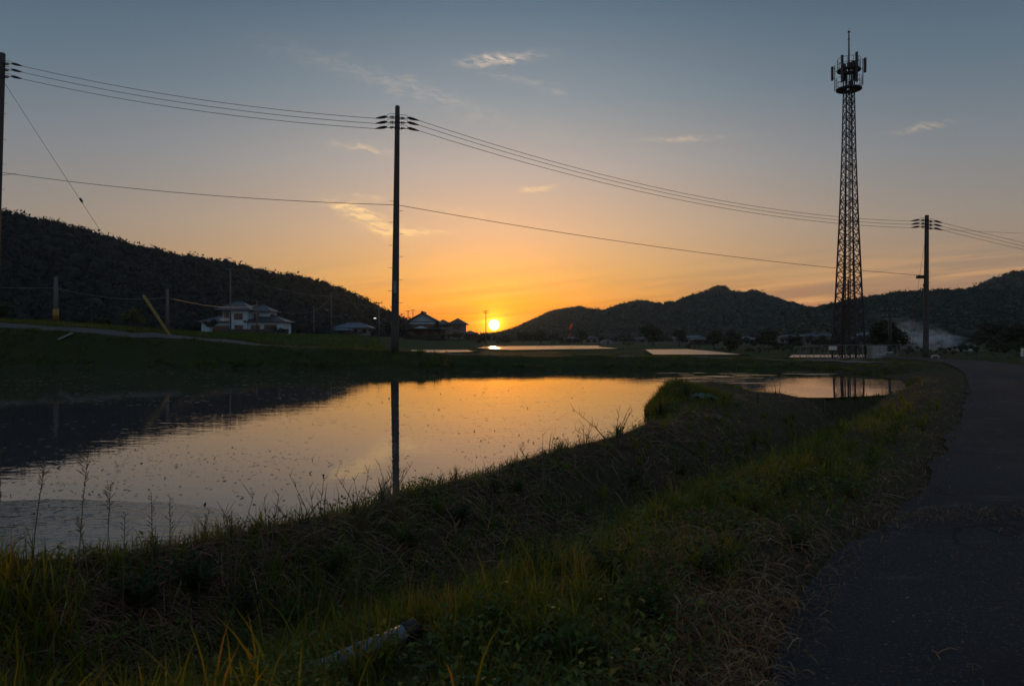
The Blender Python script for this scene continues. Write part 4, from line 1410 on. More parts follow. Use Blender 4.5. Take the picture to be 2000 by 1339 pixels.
# cable ladder with a red climbing rail inside
MB().path([(-.28, .1, .3), (-.16, .05, ztop)], .05, 6).build('cable_run', M['tower'], tw)
MB().path([(.02, -.22, .3), (.02, -.12, ztop)], .045, 6).build('cable_run', M['tower'], tw)
MB().path([(-.62, .25, .4), (-.40, .18, tz(560))], .07, 8).build('red_conduit', M['tower_red'], tw)
MB().path([(.10, .35, .4), (.05, .25, tz(545))], .07, 8).build('red_conduit', M['tower_red'], tw)
lad = MB()
for s in (-.16, .16):
    lad.path([(s, -.45, 0.2), (s, -.22, ztop)], .022, 6)
for k in range(60):
    z = .4 + (ztop - .5) * k / 60
    yy = -.45 + .23 * z / ztop
    lad.tube((-.16, yy, z), (.16, yy, z), .012, n=5)
lad.build('ladder', M['tower'], tw)
for py, rr2, lab in ((174, .98, 'lower'), (137, .90, 'upper')):
    z = tz(py)
    deck = MB()
    nn = 28
    ring = lambda r, zz: [(r * math.cos(2 * math.pi * k / nn), r * math.sin(2 * math.pi * k / nn), zz) for k in range(nn)]
    b0 = len(deck.v)
    deck.v += ring(rr2, z - .09) + ring(rr2, z + .03) + ring(.42, z + .03) + ring(.42, z - .09)
    for k in range(nn):
        k2 = (k + 1) % nn
        for lv in range(4):
            l2 = (lv + 1) % 4
            deck.f.append((lv * nn + k, lv * nn + k2, l2 * nn + k2, l2 * nn + k))
    dk = deck.build('platform', M['tower'], tw)
    hr = (tz(py - 21) - z)
    for kz in (.5, 1.0):
        MB().path(ring(rr2 - .02, z + hr * kz) + [ring(rr2 - .02, z + hr * kz)[0]], .017, 5, False).build('rail', M['tower'], dk)
    for k in range(12):
        a = 2 * math.pi * k / 12
        bar_('rail_post', ((rr2 - .02) * math.cos(a), (rr2 - .02) * math.sin(a), z), ((rr2 - .02) * math.cos(a), (rr2 - .02) * math.sin(a), z + hr), .016, dk)
# mast on top
zm = tz(54)
MB().path([(0, 0, ztop - .3), (0, 0, tz(78)), (0, 0, tz(62)), (0, 0, tz(60)), (0, 0, zm)], [.075, .055, .045, .018, .008], 8).build('lightning_mast', M['tower'], tw, True)
for py, r_ in ((63, .12), (62, .09), (77, .11)):
    MB().path([(0, 0, tz(py) - .05), (0, 0, tz(py)), (0, 0, tz(py) + .05)], [.05, r_, .05], 10).build('mast_collar', M['tower'], tw)
for k in range(6):
    z = tz(90 + 8 * k)
    s = -1 if k % 2 else 1
    MB().tube((0, 0, z), (s * .1, -.05, z), .01, n=5).build('mast_step', M['tower'], tw)
rot = -R(22.6)


def ant(xw, yw, py0, py1, pole0, pole1, dxp):
    """panel antenna on its own upright; world-aligned offsets turned into the mast frame"""
    def L(x, y, z):
        return (x * math.cos(rot) - y * math.sin(rot), x * math.sin(rot) + y * math.cos(rot), z)
    o = MB().path([L(xw, yw, tz(py1)), L(xw, yw, tz(py0))], .11, 4).build('panel_antenna', M['dark_metal'], tw)
    MB().path([L(xw + dxp, yw, tz(pole1)), L(xw + dxp, yw, tz(pole0))], .035, 8).build('mounting_pole', M['tower'], o)
    for py in (py0 + 4, py1 - 4):
        MB().tube(L(xw, yw, tz(py)), L(xw + dxp, yw, tz(py)), .025, n=6).build('clamp', M['tower'], o)
    for py in (137, 174):
        if pole0 - 1 <= py <= pole1 + 3:
            MB().tube(L(xw + dxp, yw, tz(py)), L((xw + dxp) * .72, yw * .72, tz(py)), .025, n=6).build('stand_off', M['tower'], o)


ant(-1.24, -.1, 127, 154, 125, 175, .19)
ant(1.19, .1, 117, 145, 118, 169, -.16)
ant(-.50, -.93, 114, 166, 114, 168, .08)
ant(.56, -.93, 112, 168, 111, 170, .07)
ant(-.35, 1.0, 116, 150, 116, 172, .1)
ant(.40, 1.0, 118, 150, 118, 172, -.1)
for sx_, sy_, py in ((.18, -.45, 128), (-.15, -.4, 131), (.3, .35, 160)):
    c_ = Vector((sx_, sy_, tz(py)))
    MB().box(c_ - Vector((.14, .1, .2)), c_ + Vector((.14, .1, .2))).build('radio_unit', M['tower'], tw)
for i4 in range(4):
    c_ = corner(i4, 0)
    MB().box((c_.x - .3, c_.y - .3, -.1), (c_.x + .3, c_.y + .3, .22)).build('footing', M['concrete'], tw)

# fence round the mast
fx0, fx1, fy0, fy1 = (1618 - HX) / F * 57, (1752 - HX) / F * 57, 57.0, 64.0
fn = empty('chain_link_fence', (fx0, fy0, hz(fx0, fy0)))
tag(fn, 'chain link fence round the foot of the radio mast', 'fence')
W_, D__ = fx1 - fx0, fy1 - fy0
path_ = [(0, 0), (W_, 0), (W_, D__), (0, D__), (0, 0)]
fz = fn.location.z
for a, b in zip(path_[:-1], path_[1:]):
    L_ = math.hypot(b[0] - a[0], b[1] - a[1]); n = max(2, round(L_ / 1.5))
    zz = lambda x, y: hz(fx0 + x, fy0 + y) - fz
    for k in range(n):
        x, y = a[0] + (b[0] - a[0]) * k / n, a[1] + (b[1] - a[1]) * k / n
        MB().path([(x, y, zz(x, y) - .1), (x, y, zz(x, y) + 1.15)], .028, 8).build('post', M['galv'], fn)
    for h_ in (.1, 1.12):
        MB().path([(a[0], a[1], zz(*a) + h_), (b[0], b[1], zz(*b) + h_)], .02, 6).build('rail', M['galv'], fn)
    mesh_ = MB()
    nn = int(L_ / .22)
    for k in range(-5, nn):
        for s in (0, 1):
            t0, t1 = k / nn, (k + 5) / nn
            z0, z1 = (.1, 1.1) if s == 0 else (1.1, .1)
            c0_, c1_ = max(t0, 0), min(t1, 1)
            if c1_ <= c0_: continue
            f0, f1 = (c0_ - t0) / (t1 - t0), (c1_ - t0) / (t1 - t0)
            P0 = (a[0] + (b[0] - a[0]) * c0_, a[1] + (b[1] - a[1]) * c0_, zz(*a) + z0 + (z1 - z0) * f0)
            P1 = (a[0] + (b[0] - a[0]) * c1_, a[1] + (b[1] - a[1]) * c1_, zz(*a) + z0 + (z1 - z0) * f1)
            mesh_.tube(P0, P1, .0028, n=3)
    mesh_.build('wire_mesh', M['galv'], fn)
pl = MB().box((0, -.03, 0), (.62, 0, .30)).build('notice_board', M['white_paint'], fn)
sxx = (1618 - HX) / F * 57
pl.location = ((1617.5 - HX) / F * 57 - fx0 + .03, -.03, .75)

# equipment cabinets
for px0, px1, pyt, Yc, dp, lab, mt in ((1704, 1732, 676, 59.0, .9, 'tall pale equipment cabinet with double doors beside the mast', 'cabinet'),
                                       (1720.5, 1734, 691, 56.0, .5, 'low pale cabinet box standing before the tall cabinet', 'cabinet'),
                                       (1736, 1743, 687, 55.5, .35, 'narrow grey meter box right of the cabinets', 'galv')):
    xa, xb = (px0 - HX) / F * Yc, (px1 - HX) / F * Yc
    zb = hz((xa + xb) / 2, Yc)
    hh = EYE + (HY - pyt) / F * Yc - zb
    o = empty('equipment_cabinet', ((xa + xb) / 2, Yc, zb)); tag(o, lab, 'cabinet')
    w2_ = (xb - xa) / 2
    MB().box((-w2_, 0, .08), (w2_, dp, hh - .05)).build('body', M[mt], o)
    MB().box((-w2_ - .04, -.05, hh - .05), (w2_ + .04, dp + .05, hh)).build('lid', M['white_paint'], o)
    MB().box((-w2_ - .03, -.02, -.1), (w2_ + .03, dp + .02, .08)).build('plinth', M['concrete'], o)
    for s in (-1, 1):
        dr = MB().box((min(0, s * w2_ * .94) + (.01 if s > 0 else 0), -.022, .14), (max(0, s * w2_ * .94) - (.01 if s < 0 else 0), -.002, hh - .12)).build('door', M[mt], o)
        MB().box((s * .04 - .012, -.05, hh * .45), (s * .04 + .012, -.024, hh * .55)).build('handle', M['dark_metal'], dr)

# ------------------------------------------------------------------ houses


def hip(x0, x1, y0, y1, z0, zr, ov, th=.12, inset=None, axis='x'):
    m = MB()
    x0 -= ov; x1 += ov; y0 -= ov; y1 += ov
    if axis == 'x':
        i_ = (y1 - y0) / 2 if inset is None else inset
        i_ = min(i_, (x1 - x0) * .48)
        ra_, rb = (x0 + i_, (y0 + y1) / 2, zr), (x1 - i_, (y0 + y1) / 2, zr)
        a, b, c, e = (x0, y0, z0), (x1, y0, z0), (x1, y1, z0), (x0, y1, z0)
        top = [(a, b, rb, ra_), (b, c, rb), (c, e, ra_, rb), (e, a, ra_)]
    else:
        i_ = (x1 - x0) / 2 if inset is None else inset
        i_ = min(i_, (y1 - y0) * .48)
        ra_, rb = ((x0 + x1) / 2, y0 + i_, zr), ((x0 + x1) / 2, y1 - i_, zr)
        a, b, c, e = (x0, y0, z0), (x1, y0, z0), (x1, y1, z0), (x0, y1, z0)
        top = [(a, b, ra_), (b, c, rb, ra_), (c, e, rb), (e, a, ra_, rb)]
    for t_ in top: m.quad(*t_)
    lo = [(p[0], p[1], p[2] - th) for p in (a, b, c, e)]
    m.quad(*reversed(lo))
    for p, q_, r_, s_ in zip((a, b, c, e), (b, c, e, a), (lo[1], lo[2], lo[3], lo[0]), lo):
        m.quad(s_, r_, q_, p)
    rd = MB().path([ra_, rb], .16, 6)
    for corner_, r_ in ((a, ra_), (e, ra_), (b, rb), (c, rb)) if axis == 'x' else ((a, ra_), (b, ra_), (c, rb), (e, rb)):
        rd.path([corner_, r_], .10, 5)
    return m, rd


def house(px, Y, label, blocks, roofs, wins, extras=(), name='house', rz=0.0):
    x = (px - HX) / F * Y
    zb = hz(x, Y) - .1
    o = empty(name, (x, Y, zb), rz); tag(o, label, 'house')
    for (a, b, mat) in blocks:
        MB().box(a, b).build('wall', M[mat], o)
    for (args, kw, mat) in roofs:
        m, rd = hip(*args, **kw)
        rf = m.build('roof', M[mat], o)
        rd.build('ridge_tile', M[mat], rf)
    for (xa, xb, za, zb_, yf) in wins:
        f_ = MB()
        t_ = .07
        for q_ in (((xa, yf - .06, za), (xa + t_, yf - .003, zb_)), ((xb - t_, yf - .06, za), (xb, yf - .003, zb_)), ((xa + t_, yf - .06, zb_ - t_), (xb - t_, yf - .003, zb_)), ((xa + t_, yf - .06, za), (xb - t_, yf - .003, za + t_)),
                   (((xa + xb) / 2 - .03, yf - .05, za + t_), ((xa + xb) / 2 + .03, yf - .003, zb_ - t_))):
            f_.box(*q_)
        wn = f_.build('window', M['frame'], o)
        MB().box((xa + t_, yf - .03, za + t_), ((xa + xb) / 2 - .03, yf - .004, zb_ - t_)).build('pane', M['glass'], wn)
        MB().box(((xa + xb) / 2 + .03, yf - .03, za + t_), (xb - t_, yf - .004, zb_ - t_)).build('pane', M['glass'], wn)
    for nm, m, mat in extras:
        m.build(nm, M[mat], o)
    return o


house(472, 165, 'white two storey house with grey tiled roofs below the left hill',
      [((-2.4, -1, 0), (1.6, 6, 5.3), 'plaster'), ((-4.7, 1.2, 2.6), (-2.4, 6, 5.2), 'plaster'), ((1.6, 1.5, 2.4), (5.7, 6.6, 5.1), 'plaster'),
       ((-9.2, .5, 0), (-2.4, 6.8, 2.7), 'plaster'), ((1.6, -.6, 0), (9.3, 5.8, 2.7), 'plaster')],
      [((-4.7, 1.6, -1, 6.2, 5.3, 7.3, .8), dict(inset=3.2), 'tile'), ((1.2, 5.7, 1.2, 6.8, 5.1, 6.6, .7), {}, 'tile'),
       ((-9.2, -2.4, .5, 6.8, 2.7, 4.2, .7), {}, 'tile'), ((1.6, 9.3, -.6, 5.8, 2.7, 4.3, .75), {}, 'tile')],
      [(-1.3, .6, 3.1, 4.5, -1), (-1.2, .7, .5, 1.9, -1), (-4.3, -2.7, 3.0, 4.7, 1.2), (2.2, 3.4, 3.2, 4.5, 1.5), (-6.8, -3.0, .4, 1.8, .5), (2.3, 4.3, .3, 1.9, -.6), (5.2, 8.0, .3, 2.0, -.6)],
      [('balcony', MB().box((-4.9, .2, 2.75), (-2.45, 1.15, 3.5)), 'white_paint'), ('garden_wall', MB().box((-2.5, -5, 0), (12, -4.75, .95)), 'tile_dark')])
house(822, 200, 'dark timber house with a white gable left of the sun',
      [((-4.8, 0, 0), (5.8, 8, 2.9), 'brownwall'), ((-3.3, .8, 3.2), (4.0, 7.5, 5.0), 'brownwall'), ((-3.2, .76, 4.35), (3.9, .79, 4.75), 'plaster')],
      [((-4.8, 5.8, 0, 8, 2.9, 4.1, 1.0), dict(inset=3.0), 'tile_dark')],
      [(-2.6, -.4, 3.4, 4.3, .8), (.8, 3.2, 3.4, 4.3, .8), (-3.8, -1.6, .8, 2.2, 0), (1.2, 2.0, .5, 2.2, 0), (3.4, 4.4, .8, 2.1, 0)],
      [('roof', MB().prism([(-4.7, 4.75), (-4.4, 4.6), (.3, 7.15), (5.0, 4.6), (5.3, 4.75), (.3, 7.45)], 0, 8.4), 'tile_dark'),
       ('gable_wall', MB().prism([(-3.3, 5.0), (.3, 7.0), (4.0, 5.0)], .9, 7.4), 'plaster'),
       ('ridge_end', MB().box((.02, -.1, 7.35), (.58, 8.5, 7.75)), 'tile_dark'),
       ('porch_roof', MB().prism([(-2.6, 3.05), (.2, 3.9), (3.0, 3.05), (3.0, 2.9), (-2.6, 2.9)], -1.4, .4), 'tile_dark'),
       ('porch_gable', MB().prism([(-1.8, 3.1), (.2, 3.75), (2.2, 3.1)], -1.45, -1.405), 'plaster')])
house(880, 215, 'dull pinkish house with two hipped roofs right of the dark house',
      [((-4.6, 0, 0), (-.2, 6, 4.3), 'cream'), ((-.2, -.8, 0), (4.2, 6, 4.4), 'cream')],
      [((-4.6, -.2, 0, 6, 4.3, 5.7, .7), dict(axis='y'), 'tile_dark'), ((-.2, 4.2, -.8, 6, 4.4, 6.1, .8), dict(axis='y'), 'tile_dark')],
      [(-3.6, -1.6, 2.8, 3.9, 0), (.8, 2.8, 2.8, 3.9, -.8), (-3.6, -1.8, .6, 2.0, 0), (.9, 2.9, .6, 2.2, -.8)],
      [('lean_to', MB().prism([(4.25, 1.9), (5.7, 1.5), (5.7, 0), (4.25, 0)], 0, 5), 'brownwall')])
house(690, 225, 'low house with a dull blue roof left of the tall pole',
      [((-5.5, 0, 0), (4.8, 6, 2.3), 'cream')], [((-5.5, 4.8, 0, 6, 2.3, 3.9, .8), {}, 'tile_blue')],
      [(-4.6, -2.6, .5, 1.9, 0), (-1.2, 1.2, .3, 1.9, 0), (2.6, 4.0, .6, 1.9, 0)])
house(668, 205, 'small shed with a pale sheet roof before the low house',
      [((-2.4, 0, 0), (2.2, 3, 1.5), 'brownwall')], [((-2.4, 2.2, 0, 3, 1.5, 2.1, .4), {}, 'tile_blue')], [(-1.2, .8, .4, 1.2, 0)], name='shed')
house(918, 235, 'small dark shed nearest the sun at the left', [((-2.4, 0, 0), (2.2, 4, 2.0), 'brownwall')], [((-2.4, 2.2, 0, 4, 2.0, 2.9, .4), {}, 'tile_dark')], [(-1.2, .6, .6, 1.5, 0)], name='shed')
FH = [(1155, 300, 7, 2.8, 4.4, 'cream', 'tile', 'far house left of the pale arched greenhouse'), (1262, 330, 9, 2.6, 4.0, 'dim', 'tile', 'far house just right of the greenhouse'),
      (1350, 290, 14, 3.2, 4.4, 'dim', 'tile_blue', 'long pale far workshop right of the big far tree'), (1372, 265, 7, 2.4, 3.6, 'brownwall', 'tile_dark', 'small brown far house before the long workshop'),
      (1440, 320, 9, 3.2, 4.6, 'cream', 'tile', 'far house with a pale wall under the second peak'), (1464, 250, 5, 2.6, 3.8, 'dim', 'tile_blue', 'bright blue white far house in the shrubs'),
      (1550, 330, 12, 3.6, 5.0, 'cream', 'tile', 'far house left of the radio mast'), (1588, 300, 10, 3.8, 5.4, 'dim', 'tile', 'far house with a broad roof close left of the mast'),
      (1618, 310, 9, 4.0, 5.8, 'dim', 'tile', 'far two storey house right behind the mast legs'), (1662, 240, 6, 2.8, 4.0, 'dim', 'tile', 'pale gable house seen through the mast legs'),
      (1697, 260, 8, 4.2, 5.6, 'dim', 'tile_blue', 'far pale block between the mast and the dark round tree'), (1775, 150, 6.4, 2.6, 4.3, 'brownwall', 'tile_dark', 'brown gabled house right of the dark round tree'),
      (1812, 140, 5.6, 2.0, 3.2, 'cream', 'tile_dark', 'low house half hidden by the slim pole'), (1858, 175, 9, 2.6, 4.0, 'dim', 'tile_dark', 'house veiled by the smoke'),
      (1980, 190, 9, 4.0, 6.0, 'brownwall', 'tile', 'dark house at the right edge among trees'), (1120, 340, 8, 2.6, 4.0, 'brownwall', 'tile_dark', 'dark far house at the foot of the twin hill')]
for px, Y, w_, h1, h2, wm, rm, lab in FH:
    k = w_ / 2 * .85; h1 *= .8; h2 *= .8
    house(px, Y, lab, [((-k, 0, 0), (k, 5.5, h1), wm)], [((-k, k, 0, 5.5, h1, h2, .6), {}, rm)], [(-k * .7, -k * .2, h1 * .3, h1 * .72, 0), (k * .15, k * .7, h1 * .3, h1 * .72, 0)])
m_ = MB().prism([(-1.1, 4.05), (0, 5.0), (1.1, 4.05)], -.72, -.70)
# arched greenhouse
gxx = (1188 - HX) / F * 280
gh = empty('greenhouse', (gxx, 280, hz(gxx, 280))); gh.scale = (.72, .8, .68); tag(gh, 'pale arched greenhouse in the middle distance', 'greenhouse')
arc = [(3.0 * math.cos(a), 2.6 * math.sin(a)) for a in [math.pi * k / 14 for k in range(15)]]
MB().prism(arc, 0, 12).build('cover', M['cream'], gh, True)
for k in range(5):
    MB().path([(x * 1.01, 3 * k, z * 1.01) for x, z in arc], .05, 6).build('hoop', M['galv'], gh)
MB().box((-.6, -.05, 0), (.6, -.01, 1.9)).build('door', M['frame'], gh)
# orange streamer on a staff
kx = (1117 - HX) / F * 190
ks = empty('streamer_pole', (kx, 190, hz(kx, 190))); tag(ks, 'orange cloth streamer flying from a thin staff before the far hill', 'streamer')
zt = EYE + (HY - 632) / F * 190 - ks.location.z
MB().path([(0, 0, 0), (0, 0, zt + .6)], [.06, .035], 8).build('staff', M['galv'], ks)
for (ox, oz, L_, r0, nm) in ((0, zt, 1.5, .26, 'streamer'), (-.5, zt - 2.6, .8, .13, 'streamer')):
    MB().path([(ox + .05 - .02 * k - .38 * L_ * (k / 8), -.1, oz - L_ * k / 8 + .05 * math.sin(k)) for k in range(9)], [.03] + [r0 * (.35 + .65 * math.sin(math.pi * min(1, .15 + k / 9.5))) for k in range(1, 9)], 10, False).build(nm, M['koi'], ks, True)

# sign board at the right edge and white barrier
sgx = (1998 - HX) / F * 40
so = empty('sign_board', (sgx, 40, hz(sgx, 40))); tag(so, 'white sign board with red print cut by the right edge', 'sign')
zs = EYE + (HY - 680) / F * 40 - so.location.z
MB().box((-.11, -.02, zs - .42), (.75, .02, zs)).build('board', M['white_paint'], so)
for q_ in (0, .62):
    MB().path([(q_, .05, -.2), (q_, .05, zs - .02)], .025, 8).build('post', M['galv'], so)
for k, (a, b) in enumerate(((-.02, .10), (.16, .28), (.34, .46))):
    MB().box((a, -.026, zs - .34), (b, -.021, zs - .26)).build('print_mark', M['sign_red'], so)
    MB().box((a, -.026, zs - .22), (a + .03, -.021, zs - .10)).build('print_mark', M['sign_red'], so)
bxx = (1826 - HX) / F * 58
br = empty('pipe_barrier', (bxx, 58, hz(bxx, 58))); tag(br, 'low white pipe barrier right of the slim pole', 'barrier')
zz_ = EYE + (HY - 694) / F * 58 - br.location.z
MB().path([(-.24, 0, -.1), (-.24, 0, zz_ - .06), (-.18, 0, zz_), (.24, 0, zz_), (.3, 0, zz_ - .06), (.3, 0, -.1)], .035, 8).build('hoop', M['white_paint'], br, True)
wp = at(565, 646, 130)
wpo = empty('marker_post', (wp.x, 130, hz(wp.x, 130))); tag(wpo, 'tiny white marker post right of the white house', 'marker post')
MB().path([(0, 0, -.1), (0, 0, .75)], .07, 8).build('post', M['white_paint'], wpo); MB().path([(0, 0, .85), (0, 0, 1.1)], .11, 10).build('reflector', M['porcelain'], wpo)
# concrete slab lying on the left bank
sl = at(128, 681, 39.6)
sb = MB().box((-.36, -.12, -.05), (.36, .12, .05)).build('concrete_slab', M['concrete'])
sb.location = (sl.x, 39.6, hz(sl.x, 39.6) + .05); sb.rotation_euler = (0, R(-28), R(12))
tag(sb, 'grey concrete slab lying tilted on the left bank slope', 'slab')

# ------------------------------------------------------------------ trees and shrubs of the middle distance


def tree(px, Y, hgt, wdt, label, name='tree', trunk=.3, col=(.035, .048, .022), n=16, cat='tree', group=None, lobes=None):
    x = (px - HX) / F * Y
    zb = hz(x, Y) - .05
    o = empty(name, (x, Y, zb)); tag(o, label, cat, group)
    th_ = hgt * trunk
    st_ = MB().path([(0, 0, 0), (.03 * hgt, 0, th_), (0, .02 * hgt, hgt * .8)], [hgt * .035, hgt * .026, hgt * .008], 8)
    for k in range(5):
        a = k * 1.3 + px
        st_.path([(.02 * hgt, 0, th_ * (1 + .2 * k)), (math.cos(a) * wdt * .3, math.sin(a) * wdt * .3, th_ + (hgt - th_) * (.3 + .1 * k))], [hgt * .014, hgt * .006], 6)
    st_.build('trunk', M['bark'], o, True)
    cz = (th_ + hgt) / 2
    dirs = unit(n) * RNG.uniform(.25, .78, (n, 1))
    C = dirs * np.array([wdt / 2, wdt / 2, (hgt - th_) / 2]) + np.array([0, 0, cz])
    r = np.full(n, min(wdt, hgt - th_) * .26) * RNG.uniform(.7, 1.2, n)
    Vv, T, tv = crowns(C, r, r * .9, 110, .20, .62)
    tri_mesh('crown', Vv, T, M['canopy'], o, tint=np.array(col)[None] * tv)
    return o


tree(1735, 78, 3.9, 4.3, 'dark round tree behind the thick dark pole', trunk=.12, n=22)
tree(1275, 240, 7.0, 8.0, 'broad dark far tree right of the greenhouse', trunk=.15, n=20)
tree(1056, 300, 6.0, 7.5, 'far tree left of the orange streamer', trunk=.15)
tree(1022, 310, 5.2, 9.0, 'low far tree clump nearest the sun at the right', trunk=.1)
tree(1135, 300, 5.4, 5.5, 'far tree between the streamer and the greenhouse', trunk=.15)
tree(1326, 250, 5.2, 5.0, 'small far tree left of the long workshop', trunk=.15)
tree(1402, 240, 5.0, 6.5, 'rounded far tree right of the long workshop', trunk=.12)
tree(1432, 225, 4.6, 6.0, 'dense far tree left of the blue white house', trunk=.12)
tree(1500, 215, 4.8, 8.5, 'wide far tree below the second peak', trunk=.1)
tree(1940, 150, 5.4, 9.0, 'wide dark tree right of the smoke', trunk=.12)
tree(1990, 120, 4.6, 6.0, 'leafy tree cut by the right edge', trunk=.15)
tree(258, 112, 3.2, 6.0, 'yellowish rounded bush tree beside the yellow guard', trunk=.1, col=(.075, .085, .025))
tree(195, 120, 2.4, 4.6, 'low dark bush left of the yellowish bush', trunk=.1)
tree(0, 130, 5.0, 8.0, 'dark leafy tree at the left edge under the hill', trunk=.15)
tree(410, 158, 3.0, 3.2, 'trimmed garden tree before the white house left wing', trunk=.3, n=10)
tree(770, 196, 4.6, 7.0, 'dark tree behind the foot of the tall pole', trunk=.15)
tree(945, 280, 4.0, 8.0, 'low dark trees in the glow left of the sun', trunk=.1)
tree(925, 262, 3.6, 5.0, 'dark garden tree beside the nearest shed', trunk=.12)
tree(590, 215, 3.5, 9.0, 'hedge like dark tree right of the white house', trunk=.1)
si = 0
for px, Y, h_, w_, where in ((1420, 105, 1.5, 6, 'at the right end of the bright paddy'), (1480, 100, 1.6, 5.5, 'right of the bright paddy'), (1540, 98, 2.2, 7, 'left of the mast fence'), (1585, 96, 2.0, 6, 'close to the mast fence left end'),
                             (1640, 110, 2.2, 8, 'behind the mast legs'), (1690, 105, 2.3, 6, 'between mast and cabinets'), (1770, 92, 1.7, 6, 'left of the slim pole foot'), (1835, 88, 1.9, 7, 'right of the slim pole foot'),
                             (1890, 86, 2.2, 7, 'under the smoke'), (1940, 80, 2.2, 6, 'left of the sign board'), (1985, 78, 2.4, 6, 'behind the sign board'), (1345, 150, 2.2, 7, 'before the long workshop'), (1230, 220, 2.4, 9, 'right of the greenhouse foot'), (1100, 260, 2.5, 9, 'under the orange streamer')):
    tree(px, Y, h_ * .62, w_, 'low dark shrub ' + where, name='shrub', trunk=.06, n=12, cat='shrub', group='shrubs along the field edge', col=(.038, .050, .020))

ORD = 'first second third fourth fifth sixth seventh eighth ninth tenth eleventh twelfth thirteenth fourteenth fifteenth sixteenth seventeenth eighteenth nineteenth twentieth'.split() + ['last but five', 'last but four', 'last but three', 'last but two', 'last but one', 'last']
belt = ['shrub with a rounded top', 'wide flat shrub', 'ragged dark shrub', 'small bushy shrub', 'loose leafy shrub']
for k in range(26):
    px = 1395 + 25 * k + random.uniform(-6, 6)
    Y = random.uniform(112, 150) if k % 2 else random.uniform(150, 190)
    wh = 'far' if Y > 150 else 'nearer'
    tree(px, Y, random.uniform(2.0, 3.1) * Y / 140, random.uniform(4.5, 8), f'{belt[k % 5]}, {ORD[k]} from the left in the far hedge row', name='shrub', trunk=.06, n=9, cat='shrub', group='hedge row across the right fields', col=(.032, .044, .020))

for px, Y, h_, w_, lab in ((800, 192, 1.6, 7, 'dark hedge before the dark house left corner'), (835, 192, 1.5, 7, 'dark hedge before the dark house right corner'), (868, 196, 1.9, 6, 'dark hedge between the dark house and pinkish house'),
                           (898, 205, 2.2, 7, 'dark hedge before the pinkish house'), (700, 215, 1.5, 7, 'hedge before the low blue roofed house'), (640, 210, 1.8, 6, 'bush left of the low blue roofed house'), (548, 160, 1.5, 5, 'bush at the right wing of the white house'),
                           (935, 220, 1.8, 8, 'dark hedge under the pole left of the sun'), (985, 240, 2.0, 9, 'low dark shrubs right below the sun'), (725, 200, 2.2, 5, 'dark bush left of the tall pole foot')):
    tree(px, Y, h_, w_, lab, name='hedge', trunk=.06, n=10, cat='hedge', col=(.030, .042, .018))

# ------------------------------------------------------------------ smoke
sm_c = at(1815, 655, 118)
smb = MB().box((-11.5, -3.0, -3.6), (8.5, 3.0, 5.6))
smat = bpy.data.materials.new('drifting_smoke')
smat.use_nodes = True
q = NT(smat.node_tree)
q.n.clear()
tcs = q.new('ShaderNodeTexCoord')
sp = q.new('ShaderNodeSeparateXYZ'); q.l.new(tcs.outputs['Object'], sp.inputs[0])
sx_, sy_, sz_ = sp.outputs
nz = q.noise(q.vm('MULTIPLY', tcs.outputs['Object'], (.42, .42, .75)), 1.1, 4, .62, 1.2)
age = q.rng(sx_, 8.0, -11.0)                      # 0 at the fire, 1 far downwind
top = q.m('MULTIPLY_ADD', q.m('POWER', age, .7), 8.2, -2.8)
lowz = q.m('MULTIPLY_ADD', q.m('POWER', age, 1.4), 3.4, -3.9)
soft = q.m('MULTIPLY_ADD', age, 2.6, .5)
env = q.m('MULTIPLY', q.m('DIVIDE', q.m('SUBTRACT', top, sz_), soft, clamp=True), q.m('DIVIDE', q.m('SUBTRACT', sz_, lowz), soft, clamp=True))
env = q.m('MULTIPLY', env, q.m('MULTIPLY', q.rng(sx_, 8.4, 6.8, 0, 1, True), q.rng(sx_, -11.3, 1.0, 0, 1, True)))
env = q.m('MULTIPLY', env, q.rng(q.m('ABSOLUTE', sy_), 1.0, 2.9, 1, 0, True))
thin = q.m('MULTIPLY_ADD', q.m('POWER', q.m('SUBTRACT', 1.0, age), 1.2), 1.25, .15)
den = q.m('MULTIPLY', q.m('MULTIPLY', env, thin), q.m('POWER', q.rng(nz, .40, .66), 1.5))
pvs = q.new('ShaderNodeVolumePrincipled')
pvs.inputs['Color'].default_value = (.80, .90, 1.0, 1)
pvs.inputs['Anisotropy'].default_value = .55
q.put(pvs.inputs['Density'], den)
os_ = q.new('ShaderNodeOutputMaterial')
q.l.new(pvs.outputs[0], os_.inputs['Volume'])
smo = smb.build('smoke', smat)
smo.location = sm_c
tag(smo, 'pale smoke drifting left from a field fire at the right', 'smoke', kind='stuff')

# ------------------------------------------------------------------ things in the foreground
# grey pipe in the ditch
A, B = Vector((*PA, 0)), Vector((*PB, 0))
A.z = hz(A.x, A.y) + .04; B.z = hz(B.x, B.y) + .06
pp = empty('drain_pipe', A); tag(pp, 'grey plastic drain pipe lying in the ditch with black end', 'pipe')
dv_ = (B - A)
MB().path([dv_ * k for k in (0, .2, .5, .9)], .036, 24).build('tube', M['pvc'], pp, True)
MB().path([dv_ * k for k in (.88, .885, .985, 1.0)], [.038, .042, .042, .038], 24).build('end_collar', M['black'], pp, True)
MB().path([dv_ * k for k in (.46, .465, .50, .505)], [.037, .039, .039, .037], 24).build('joint_ring', M['pvc'], pp, True)

